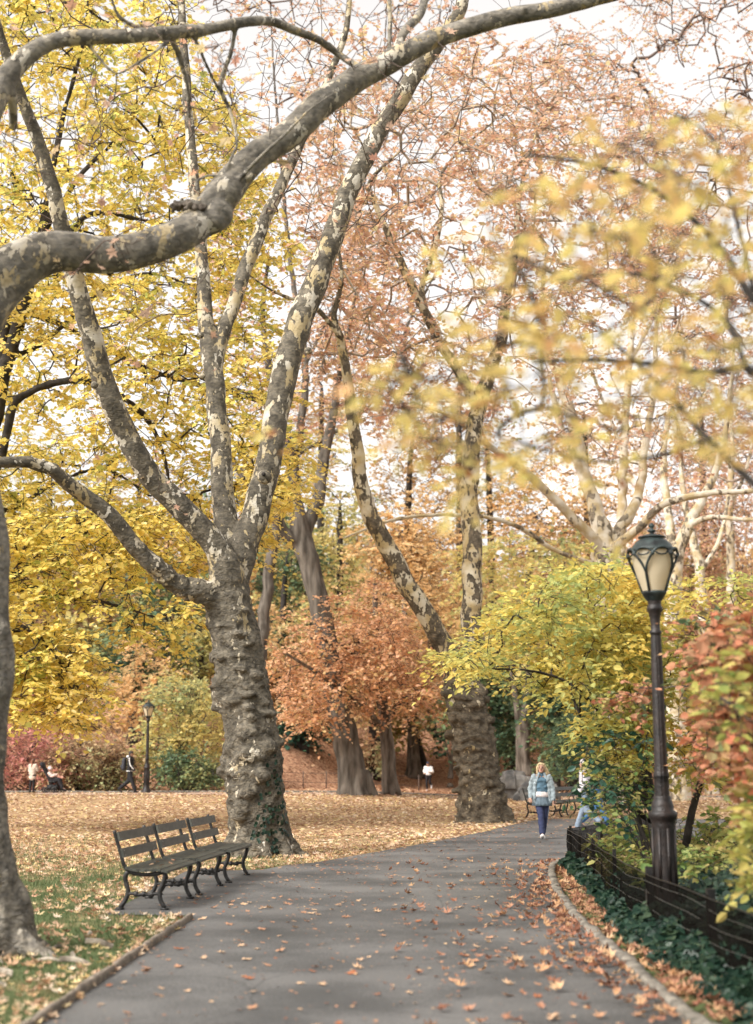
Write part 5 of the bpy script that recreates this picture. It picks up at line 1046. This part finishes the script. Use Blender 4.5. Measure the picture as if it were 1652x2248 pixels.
# ------------------------------------------------------------------ low netting fence
FL = cat_rom(np.array([(2.72, 6.5, 0), (2.67, 10.4, 0), (2.66, 12.2, 0), (2.62, 14.7, 0), (2.74, 17.5, 0), (2.9, 20.5, 0), (3.0, 22.6, 0), (3.06, 23.9, 0), (3.25, 24.5, 0), (3.7, 25.1, 0), (4.5, 26.2, 0), (5.6, 27.8, 0)]), .1)
fence = wthing('netting_fence', 'low black netting fence with dark posts and sagging wires along the right path edge', 'fence', (2.66, 12.2, 0))
V = []; rows = 7
for k, c in enumerate(FL):
    for q in range(rows):
        t = q/(rows-1); bul = .03*sin(k*.31)*sin(t*pi)+.015*sin(k*.9+q); V.append((c[0]+bul, c[1], gz1(c[0], c[1])+.02+t*(.56+.012*sin(k*.23))))
i = np.arange(len(FL)-1)[:, None]*rows; j = np.arange(rows-1)[None]
m = MB(); m.add(V, np.stack([i+j, i+j+1, i+rows+j+1, i+rows+j], -1).reshape(-1, 4)); m.build('netting', M['net'], fence)
M['wire'] = mat_basic('galvanised_wire', (.16, .155, .14), .5, .4, .2, 5)
for h in (.13, .26, .39, .50):
    m = MB(); tube(m, [(c[0]-.025, c[1], gz1(c[0], c[1])+h+.02*sin(c[1]*1.25+h*7)+.008*sin(c[1]*3.1)) for c in FL[:178]], .0017, 4); m.build('wire', M['wire'], fence)
m = MB(); tube(m, [(c[0]-.012, c[1], gz1(c[0], c[1])+.575+.004*sin(c[1]*3)) for c in FL], .006, 5); m.build('top_cord', M['iron'], fence)
for y in (7.8, 9.9, 12.2, 14.7, 17.6, 20.3, 22.4, 23.95, 25.2, 26.5):
    k = int(np.argmin(np.abs(FL[:, 1]-y))); x = FL[k, 0]; m = MB(); w_ = .065 if y < 15 else .04
    box(m, (x+.045, y, gz1(x, y)+.30), (w_, w_, .66)); m.build('post', M['iron'], fence, False)
for k, (a, b) in enumerate([(-52, 6), (-38, 4)]): pass
# far slope fence of thin posts and wire
ff = wthing('wire_fence', 'low thin wire fence on slim posts along the foot of the leafy slope', 'fence', (-6, 74, gz1(-6, 74)))
pts_ = []
for x in np.arange(-14, 3, 1.15):
    m = MB(); z = gz1(x, 74); tube(m, [(x, 74, z-.1), (x, 74, z+.85)], .028, 5); m.build('post', M['twig'], ff); pts_.append((x, 74, z))
for h in (.3, .75): m = MB(); tube(m, [(a, b, c+h) for a, b, c in pts_], .01, 4); m.build('wire', M['twig'], ff)

# ------------------------------------------------------------------ people
SKIN = mat_basic('skin', (.40, .23, .16), .6, 0, .08, 6)
def cloth(name, c, rough=.85, **k): return mat_basic(name, c, rough, 0, .16, 14, .25, **k)
M['eye'] = mat_basic('eye', (.03, .02, .02), .3); M['lip'] = mat_basic('lip', (.42, .12, .1), .5)
def rem_build(mb, vox, name, mat, root, sm=2, wr=0, face=None):
    out, V, N_ = remesh(mb, vox, sm)
    if wr: out.v[0] = V+N_*np.array([mnoise.noise(Vector((v[0]*14, v[1]*14, v[2]*20)))*wr for v in V])[:, None]
    if face: out.v += face.v; out.f += [(f+out.n, mi) for f, mi in face.f]; out.n += face.n; return out.build(name, [mat, M['eye'], M['lip']], root)
    return out.build(name, mat, root)
def hand(mb, w, d, up=(0, 0, -1), side=1, s=1.0):
    """palm and five bent fingers, from wrist w going in direction d"""
    w = np.array(w, float); d = norm(np.array(d, float)); x = np.array([1., 0, 0])*side; f = norm(np.cross(d, x)); sp = norm(np.cross(f, d))
    capsule(mb, w, w+d*.045*s, .018*s, .024*s, 8, sq=(1, 1)); capsule(mb, w+d*.05*s+sp*.014*s, w+d*.07*s-sp*.012*s, .018*s, .018*s, 8)
    for k, l in enumerate((.062, .072, .068, .054)):
        b = w+d*.075*s+sp*(.026-.017*k)*s; m1 = b+d*l*.5*s+f*.006*s; m2 = b+d*l*.85*s+f*.026*s
        capsule(mb, b, m1, .0085*s, .0078*s, 6); capsule(mb, m1, m2, .0078*s, .007*s, 6)
    b = w+d*.025*s+sp*.024*s; m1 = b+d*.03*s+sp*.026*s+f*.012*s; capsule(mb, b, m1, .011*s, .0095*s, 6); capsule(mb, m1, m1+d*.028*s+f*.01*s, .0095*s, .008*s, 6)
def person(label, loc, rz, J, cl, s=1.0, vox=.008, group=None):
    """J: joints in metres, figure faces +Y. cl: function(root, J) adding clothing"""
    root = thing('person', label, 'person', loc, rz, group); root.scale = (s, s, s)
    b = MB(); A = lambda k: np.array(J[k], float)
    hd = A('head'); fw = norm(A('face')); rt = np.array([fw[1], -fw[0], 0.])
    rotm = np.stack([rt, fw, np.array([0, 0, 1.])], 1)
    ell(b, hd+[0, 0, .02], (.074, .092, .092), 16, rot=rotm); ell(b, hd+fw*.028-np.array([0, 0, .045]), (.054, .06, .062), 14, rot=rotm)
    ell(b, hd+fw*.095-np.array([0, 0, .012]), (.013, .02, .022), 8, rot=rotm); ell(b, hd+fw*.078-np.array([0, 0, .082]), (.022, .018, .016), 8, rot=rotm)
    for sg in (-1, 1): ell(b, hd+rt*sg*.077-np.array([0, 0, .01]), (.012, .022, .032), 8, rot=rotm)
    capsule(b, hd-fw*.015-np.array([0, 0, .06]), A('neck'), .05, .056, 12)
    tm = (A('shR')+A('shL'))/2; pm = (A('hipR')+A('hipL'))/2
    capsule(b, tm-np.array([0, 0, .10]), pm+np.array([0, 0, .10]), .115, .11, 16, sq=(.8, 1.15), up=(0, 1, 0)); capsule(b, A('shR')*.85+tm*.15, A('shL')*.85+tm*.15, .055, .055, 12)
    capsule(b, A('hipR'), A('hipL'), .09, .09, 12)
    for q in 'RL':
        capsule(b, A('sh'+q), A('el'+q), .046, .036, 10); capsule(b, A('el'+q), A('wr'+q), .036, .025, 10); hand(b, A('wr'+q), A('wr'+q)-A('el'+q)+np.array(J.get('hd'+q, (0, 0, 0))), side=1 if q == 'R' else -1)
        capsule(b, A('hip'+q), A('kn'+q), .08, .052, 12); capsule(b, A('kn'+q), A('an'+q), .05, .034, 10)
        capsule(b, A('an'+q), A('an'+q)+np.array(J['ft'+q])*.13-np.array([0, 0, .03]), .034, .028, 8)
    fc = MB()
    for sg in (-1, 1): ell(fc, hd+rt*sg*.03+fw*.083+np.array([0, 0, .012]), (.013, .008, .007), 8, 1, rotm); ell(fc, hd+rt*sg*.031+fw*.088+np.array([0, 0, .032]), (.018, .006, .004), 8, 1, rotm)
    ell(fc, hd+fw*.088-np.array([0, 0, .052]), (.022, .007, .007), 8, 2, rotm)
    rem_build(b, vox, 'body', SKIN, root, 1, 0, fc)
    cl(root, {k: np.array(v, float) for k, v in J.items()}, rotm, fw, rt)
    return root
def shoes(root, J, mat, sole=None, vox=.008):
    for q in 'RL':
        m = MB(); f = norm(J['ft'+q]); a = J['an'+q]; capsule(m, a-np.array([0, 0, .035])-f*.04, a+f*.15-np.array([0, 0, .05]), .045, .036, 10); capsule(m, a+np.array([0, 0, .015]), a-np.array([0, 0, .03]), .045, .048, 10)
        rem_build(m, vox, 'shoe', mat, root, 1)
def trousers(root, J, mat, flare=.06, vox=.011, knee=.068, thigh=.1, wr=.008):
    m = MB(); capsule(m, J['hipR'], J['hipL'], .112, .112, 14); pm = (J['hipR']+J['hipL'])/2; capsule(m, pm, pm+np.array([0, 0, .1]), .125, .12, 14, sq=(.85, 1.15), up=(0, 1, 0))
    for q in 'RL':
        capsule(m, J['hip'+q], J['kn'+q], thigh, knee, 14); capsule(m, J['kn'+q], J['an'+q]+(J['kn'+q]-J['an'+q])*.1, knee, flare, 14)
    return rem_build(m, vox, 'trousers', mat, root, 2, wr)
def top(root, J, mat, name='jacket', hem=.0, r=.14, arm=.06, cuff=.045, vox=.011, wr=.012, back=0., arms=True, yo=0., wid=1.2):
    m = MB(); tm = (J['shR']+J['shL'])/2; pm = (J['hipR']+J['hipL'])/2; o = np.array([0, yo, 0])
    capsule(m, tm-np.array([0, 0, .11])+o, pm+np.array([0, 0, .12-hem])+o, r, r*.98, 16, sq=(.82, wid), up=(0, 1, 0)); capsule(m, J['shR']*.9+tm*.1+o, J['shL']*.9+tm*.1+o, .074, .074, 12)
    if arms:
        for q in 'RL': capsule(m, J['sh'+q], J['el'+q], arm*1.1, arm, 12); capsule(m, J['el'+q], J['wr'+q]+(J['el'+q]-J['wr'+q])*.05, arm, cuff, 12)
    return rem_build(m, vox, name, mat, root, 2, wr)
# woman walking towards the camera (faces +Y locally, turned round)
JW = dict(head=(.0, .02, 1.50), face=(.22, 1, 0), neck=(0, -.01, 1.37), shR=(.16, 0, 1.31), shL=(-.16, 0, 1.31), elR=(.24, -.06, 1.06), elL=(-.235, .02, 1.05), wrR=(.25, .10, .88), wrL=(-.245, .09, .83),
          hipR=(.075, 0, .86), hipL=(-.075, 0, .86), knR=(.045, .16, .49), knL=(-.05, .02, .47), anR=(.03, .26, .095), anL=(-.03, -.20, .11), ftR=(.05, .95, .28), ftL=(-.05, .9, -.25))
def cw(root, J, rotm, fw, rt):
    trousers(root, J, cloth('navy_trousers', (.028, .036, .085)), .066)
    st = MB(); tube(st, [J['hipL']+[-.10, .02, .0], J['knL']+[-.072, .01, 0], J['anL']+[-.068, .0, .06]], .008, 4); st.build('side_stripe', cloth('pale_stripe', (.3, .36, .45)), root)
    k_ = MB(); n = 60; prof = [(.125, .93), (.135, .86), (.165, .76), (.185, .70), (.18, .70), (.13, .86)]; th = np.arange(n)*2*pi/n
    V = [(1.15*p_*(1+.055*cos(th[a]*15)*min(1, (.95-z)*5))*cos(th[a]), .95*p_*(1+.055*cos(th[a]*15)*min(1, (.95-z)*5))*sin(th[a])+.02, z) for p_, z in prof for a in range(n)]
    i = np.arange(5)[:, None]*n; j = np.arange(n)[None]; k = (j+1) % n; k_.add(V, np.stack([i+j, i+k, i+n+k, i+n+j], -1).reshape(-1, 4)); k_.build('skirt', cloth('blue_grey_skirt', (.11, .15, .18)), root)
    h = MB(); lathe(h, [(.128, 1.0), (.138, .97), (.142, .93), (.145, .885), (.135, .885), (.12, .95)], 24); h.v = [v*[1.12, .92, 1]+[0, .015, 0] for v in h.v]; h.build('shirt_hem', cloth('white_shirt', (.66, .60, .58)), root)
    m = MB(); tm = (J['shR']+J['shL'])/2; capsule(m, tm-[0, 0, .10], [0, .02, 1.02], .128, .122, 16, sq=(.86, 1.1), up=(0, 1, 0)); capsule(m, J['shR']*.8, J['shL']*.8, .068, .068); m.v = [v+[0, 0, 0] for v in m.v]
    for z in (1.24, 1.1, 1.0): capsule(m, [-.07, .075, z], [.07, .075, z-.01], .045, .045, 8)
    capsule(m, [0, 0, 1.36], [0, 0, 1.40], .065, .062); rem_build(m, .01, 'sweater', cloth('teal_blue_sweater', (.075, .14, .19)), root, 1, .008)
    m = MB()                                                   # open jacket: back panel and two fronts
    for sg in (-1, 1):
        capsule(m, [sg*.125, -.03, 1.27], [sg*.17, -.02, .80], .062, .062, 12, sq=(1.25, .75), up=(0, 1, 0)); capsule(m, [sg*.135, .05, 1.28], [sg*.17, .07, .78], .036, .042, 10); capsule(m, [sg*.06, .045, 1.385], [sg*.11, .085, 1.22], .028, .026, 8)
    capsule(m, [-.08, -.07, 1.26], [-.08, -.09, .82], .07, .08, 10); capsule(m, [.08, -.07, 1.26], [.08, -.09, .82], .07, .08, 10); capsule(m, J['shR']*.95, [.05, -.04, 1.37], .066, .045); capsule(m, J['shL']*.95, [-.05, -.04, 1.37], .066, .045); capsule(m, [-.05, -.06, 1.37], [.05, -.06, 1.37], .05, .05)
    for q in 'RL': capsule(m, J['sh'+q], J['el'+q], .072, .062, 12); capsule(m, J['el'+q], J['wr'+q]+(J['el'+q]-J['wr'+q])*.06, .062, .048, 12)
    rem_build(m, .010, 'jacket', cloth('pale_grey_blue_jacket', (.25, .30, .32)), root, 2, .016)
    hm = MB(); hd = J['head']
    ell(hm, hd+[0, -.022, .045], (.093, .098, .085), 16); capsule(hm, hd+[-.075, -.02, .03], hd+[-.115, -.02, -.12], .045, .04); capsule(hm, hd+[.075, -.02, .03], hd+[.082, -.02, -.10], .036, .03); capsule(hm, hd+[-.1, -.03, -.02], hd+[-.16, -.03, -.10], .04, .022); capsule(hm, hd+[0, -.07, 0], hd+[0, -.07, -.13], .07, .055)
    capsule(hm, hd+[.05, .055, .085], hd+[-.06, .055, .08], .026, .024)
    rem_build(hm, .009, 'hair', mat_basic('blond_hair', (.46, .35, .20), .6, 0, .4, 20, .5, stretch=(3, 3, .3)), root, 1, .012); shoes(root, J, cloth('white_shoe', (.62, .60, .58)))
wx, wy, wz = P(1190, 1832, 32.0)
person('blond woman in an open pale jacket and blue sweater walking towards us on the path', (wx, wy, .012), pi, JW, cw, .99, .0075)
ph = MB(); c_ = np.array([wx+.25, wy-.13, .80]); box(ph, c_, (.012, .03, .12)); tag(ph.build('phone', M['iron'], None, False), 'small dark phone held low in the walking woman\'s hand', 'phone')
# walker with rucksack, side on, heading right
JB = dict(head=(0, .03, 1.62), face=(-.1, 1, 0), neck=(0, 0, 1.49), shR=(.19, 0, 1.43), shL=(-.19, 0, 1.43), elR=(.22, .06, 1.15), elL=(-.22, -.08, 1.16), wrR=(.22, .22, .95), wrL=(-.22, .08, .95), hipR=(.09, 0, .93), hipL=(-.09, 0, .93),
          knR=(.08, .10, .52), knL=(-.08, -.05, .50), anR=(.07, .26, .10), anL=(-.07, -.44, .19), ftR=(0, 1, .1), ftL=(0, .75, -.6))
def short_hair(root, J, c, r=.088):
    m = MB(); ell(m, J['head']+np.array([0, -.012, .045]), (r*.95, r*1.12, r), 14); ell(m, J['head']+np.array([0, -.045, -.01]), (r*.9, r*.7, r*.9), 12); rem_build(m, .012, 'hair', mat_basic('hair', c, .6, 0, .3, 20), root, 1, .008)
def cb(root, J, rotm, fw, rt):
    trousers(root, J, cloth('black_trousers', (.012, .012, .014)), .075, knee=.085, thigh=.11); top(root, J, cloth('black_jacket', (.014, .014, .016)), 'jacket', .06, .165, .078, .06, wr=.02)
    s = MB(); tube(s, cat_rom([J['shR']+[.075, .0, .05], J['shR']+[.085, .01, -.1], J['elR']+[.078, .0, 0], J['wrR']+[.06, -.02, .03]], .05), .022, 6)
    s.build('sleeve_stripe', cloth('white_stripe', (.7, .7, .68)), root); s = MB(); lathe(s, [(.165, .90), (.17, .915), (.165, .93)], 24); s.v = [v*[1.18, .95, 1] for v in s.v]; s.build('hem_band', cloth('white_band', (.7, .7, .68)), root)
    m = MB(); capsule(m, [-.06, -.09, 1.50], [.06, -.09, 1.50], .07, .07); rem_build(m, .012, 'hood', cloth('white_hood', (.68, .67, .64)), root); short_hair(root, J, (.02, .015, .012), .092); shoes(root, J, cloth('black_shoe', (.012, .012, .012)))
bx_, by_, _ = P(284, 1733, 62.6)
person('dark haired walker in a black jacket with a white sleeve stripe beside the far lamp', (bx_, by_, gz1(bx_, by_)+.01), R(-90), JB, cb, 1.0, .012)
rk = thing('rucksack', 'black rucksack on the back of the walker by the far lamp', 'rucksack', (bx_, by_, gz1(bx_, by_)+.01), R(-90))
m = MB(); capsule(m, [0, -.25, 1.36], [0, -.27, 1.05], .12, .14, 14, sq=(.8, 1.1), up=(0, 1, 0)); capsule(m, [-.06, -.36, 1.1], [.06, -.36, 1.1], .06, .06); rem_build(m, .012, 'bag', cloth('black_rucksack', (.03, .032, .04)), rk, 1, .01)
for sg in (-1, 1): m = MB(); tube(m, cat_rom([(sg*.11, -.18, 1.42), (sg*.12, 0, 1.53), (sg*.12, .15, 1.40), (sg*.15, .14, 1.2), (sg*.15, -.10, 1.08)], .05), .018, 6); m.build('strap', M['iron'], rk)
# person in beige coat, back to us
JG = dict(head=(0, .03, 1.42), face=(.75, .6, 0), neck=(0, 0, 1.29), shR=(.15, 0, 1.24), shL=(-.15, 0, 1.24), elR=(.21, .08, 1.02), elL=(-.20, .05, 1.0), wrR=(.12, .25, 1.04), wrL=(-.12, .24, .98), hipR=(.07, 0, .80), hipL=(-.07, 0, .80),
          knR=(.07, .02, .44), knL=(-.08, .0, .44), anR=(.07, 0, .085), anL=(-.09, -.02, .085), ftR=(.1, 1, 0), ftL=(-.2, 1, 0))
def cg(root, J, rotm, fw, rt):
    trousers(root, J, cloth('black_leggings', (.012, .011, .012)), .045, knee=.06, thigh=.088); top(root, J, cloth('beige_coat', (.52, .42, .34)), 'coat', .22, .15, .07, .055, wr=.015); short_hair(root, J, (.10, .045, .025))
    m = MB(); capsule(m, J['head']+[0, -.1, .03], J['head']+[0, -.13, -.26], .035, .03); rem_build(m, .012, 'ponytail', mat_basic('auburn_hair', (.22, .09, .045), .6), root, 1, .01); shoes(root, J, cloth('dark_boot', (.02, .015, .012)))
gx_, gy_, _ = P(70, 1727, 63.2)
person('person in a beige coat with an auburn ponytail standing by the pushchair, back turned', (gx_, gy_, gz1(gx_, gy_)+.01), R(-20), JG, cg, .93, .012)
# pushchair with a bundled child
px_, py_, _ = P(116, 1729, 62.9); pz_ = gz1(px_, py_)+.01
pc = thing('pushchair', 'black pushchair with a tipped up hood on the far path', 'pushchair', (px_, py_, pz_), 0)
for (x, y) in ((-.30, -.24), (-.30, .24), (.10, -.24), (.10, .24), (.42, 0)):
    m = MB(); th = np.linspace(0, 2*pi, 17)[:-1]; c = np.array([x, y, .13]); tube(m, [c+[.10*cos(t), 0, .10*sin(t)] for t in np.linspace(0, 2*pi, 20)], .025, 6); tube(m, [c-[0, .03, 0], c+[0, .03, 0]], .035, 8)
    for t in (0, pi/3, 2*pi/3): tube(m, [c+[.1*cos(t), 0, .1*sin(t)], c-[.1*cos(t), 0, .1*sin(t)]], .008, 4)
    m.build('wheel', M['iron'], pc)
m = MB()
for y in (-.24, .24): tube(m, [(-.30, y, .13), (.02, y, .50), (-.42, y, 1.02), (-.52, y, 1.06)], .014, 6); tube(m, [(.42, y*.2, .13), (.02, y, .50)], .014, 6); tube(m, [(.10, y, .13), (-.14, y, .42)], .012, 6)
tube(m, [(-.52, -.24, 1.06), (-.52, .24, 1.06)], .016, 6); m.build('frame', M['iron'], pc)
m = MB(); capsule(m, [.22, 0, .52], [-.08, 0, .46], .10, .12, 12, sq=(1.8, .7), up=(0, 1, 0)); capsule(m, [-.10, 0, .52], [-.38, 0, 1.0], .12, .13, 12, sq=(1.6, .6), up=(0, 1, 0)); rem_build(m, .02, 'seat', cloth('black_seat', (.014, .014, .016)), pc, 1, .01)
m = MB(); capsule(m, [-.46, -.16, 1.16], [-.46, .16, 1.16], .12, .12, 12, sq=(.7, 1.2), up=(1, 0, .5)); rem_build(m, .02, 'hood', cloth('black_hood', (.016, .016, .02)), pc, 1, .01)
m = MB(); capsule(m, [-.12, 0, .24], [.12, 0, .24], .15, .14, 12, sq=(1.2, .8), up=(0, 1, 0)); rem_build(m, .02, 'basket', cloth('dark_basket', (.03, .032, .034)), pc, 1, .02)
JC = dict(head=(0, .02, .98), face=(0, 1, -.1), neck=(0, 0, .86), shR=(.13, 0, .82), shL=(-.13, 0, .82), elR=(.17, .14, .70), elL=(-.17, .14, .70), wrR=(.10, .30, .76), wrL=(-.10, .30, .76), hipR=(.07, .05, .56), hipL=(-.07, .05, .56), knR=(.09, .40, .56), knL=(-.09, .40, .55), anR=(.09, .58, .22), anL=(-.09, .56, .20), ftR=(0, .8, -.3), ftL=(0, .8, -.3))
def cc(root, J, rotm, fw, rt):
    trousers(root, J, cloth('black_footmuff', (.016, .015, .018)), .07, knee=.09, thigh=.11); top(root, J, cloth('pale_pink_coat', (.60, .46, .42)), 'coat', .0, .13, .065, .055, wr=.012)
    m = MB(); ell(m, J['head']+[0, -.015, .035], (.10, .105, .09), 14)
    for sg in (-1, 1): ell(m, J['head']+[sg*.06, -.01, .13], (.03, .025, .035), 8)
    rem_build(m, .012, 'hat', cloth('pale_pink_hat', (.66, .54, .54)), root); shoes(root, J, cloth('black_boot', (.014, .014, .014)))
person('small child in a pale pink hat and coat sitting in the pushchair', (px_-.16, py_, pz_), R(-90), JC, cc, 1.0, .012)
# jogger
JJ = dict(head=(0, .08, 1.47), face=(.2, 1, -.15), neck=(0, .03, 1.35), shR=(.17, .02, 1.29), shL=(-.17, .02, 1.29), elR=(.26, -.10, 1.08), elL=(-.25, .0, 1.05), wrR=(.20, .10, 1.0), wrL=(-.12, .20, 1.05), hipR=(.08, 0, .83), hipL=(-.08, 0, .83), knR=(.08, .10, .46), knL=(-.08, -.02, .45), anR=(.07, .05, .09), anL=(-.09, -.40, .36), ftR=(0, 1, 0), ftL=(0, .3, -.9))
def cj(root, J, rotm, fw, rt):
    trousers(root, J, cloth('black_running_tights', (.014, .012, .014)), .045, knee=.06, thigh=.088); top(root, J, cloth('white_sweatshirt', (.66, .64, .62)), 'sweatshirt', .04, .145, .068, .05, wr=.015); shoes(root, J, cloth('white_trainer', (.66, .64, .64)))
    m = MB(); ell(m, J['head']+[0, 0, .055], (.088, .10, .065), 14); capsule(m, J['head']+[-.03, .10, .06], J['head']+[.03, .12, .055], .025, .022); rem_build(m, .01, 'cap', cloth('navy_cap', (.03, .035, .06)), root)
jx, jy, _ = P(940, 1738, 83)
person('jogger in white sweatshirt and dark cap between the leaning oak and gnarled plane', (jx, jy, gz1(jx, jy)+.01), R(165), JJ, cj, 1.02, .012)
# two walkers half hidden by the shrubs
JH = dict(JB); JH['head'] = (0, .03, 1.60)
def ch1(root, J, rotm, fw, rt):
    trousers(root, J, cloth('faded_jeans', (.20, .25, .32)), .07, knee=.08, thigh=.105); top(root, J, cloth('pale_grey_jacket', (.52, .50, .52)), 'jacket', .10, .17, .075, .055, wr=.02)
    m = MB(); ell(m, J['head']+[0, -.01, .05], (.093, .102, .075), 14); rem_build(m, .012, 'hat', cloth('white_hat', (.66, .62, .62)), root); shoes(root, J, cloth('grey_shoe', (.2, .2, .2)))
def ch2(root, J, rotm, fw, rt):
    trousers(root, J, cloth('blue_jeans', (.06, .16, .33)), .07, knee=.08, thigh=.105); top(root, J, cloth('plum_jacket', (.14, .10, .14)), 'jacket', .05, .165, .075, .055, wr=.02); shoes(root, J, cloth('dark_shoe', (.05, .05, .05)))
    m = MB(); ell(m, J['head']+[0, -.01, .055], (.094, .104, .08), 14); rem_build(m, .012, 'hat', cloth('coral_hat', (.60, .10, .09)), root)
for (vx, Y, rz, fn, lb, s) in ((1286, 35, R(62), ch1, 'walker in a pale grey jacket and faded jeans half hidden behind the right shrubs', .98), (1312, 36, R(-110), ch2, 'walker in bright blue jeans and a coral hat hidden behind the right shrubs', 1.03)):
    x, y, z = P(vx, 1800, Y); person(lb, (x, Y, gz1(x, Y)+.012), rz, JH, fn, s, .012)
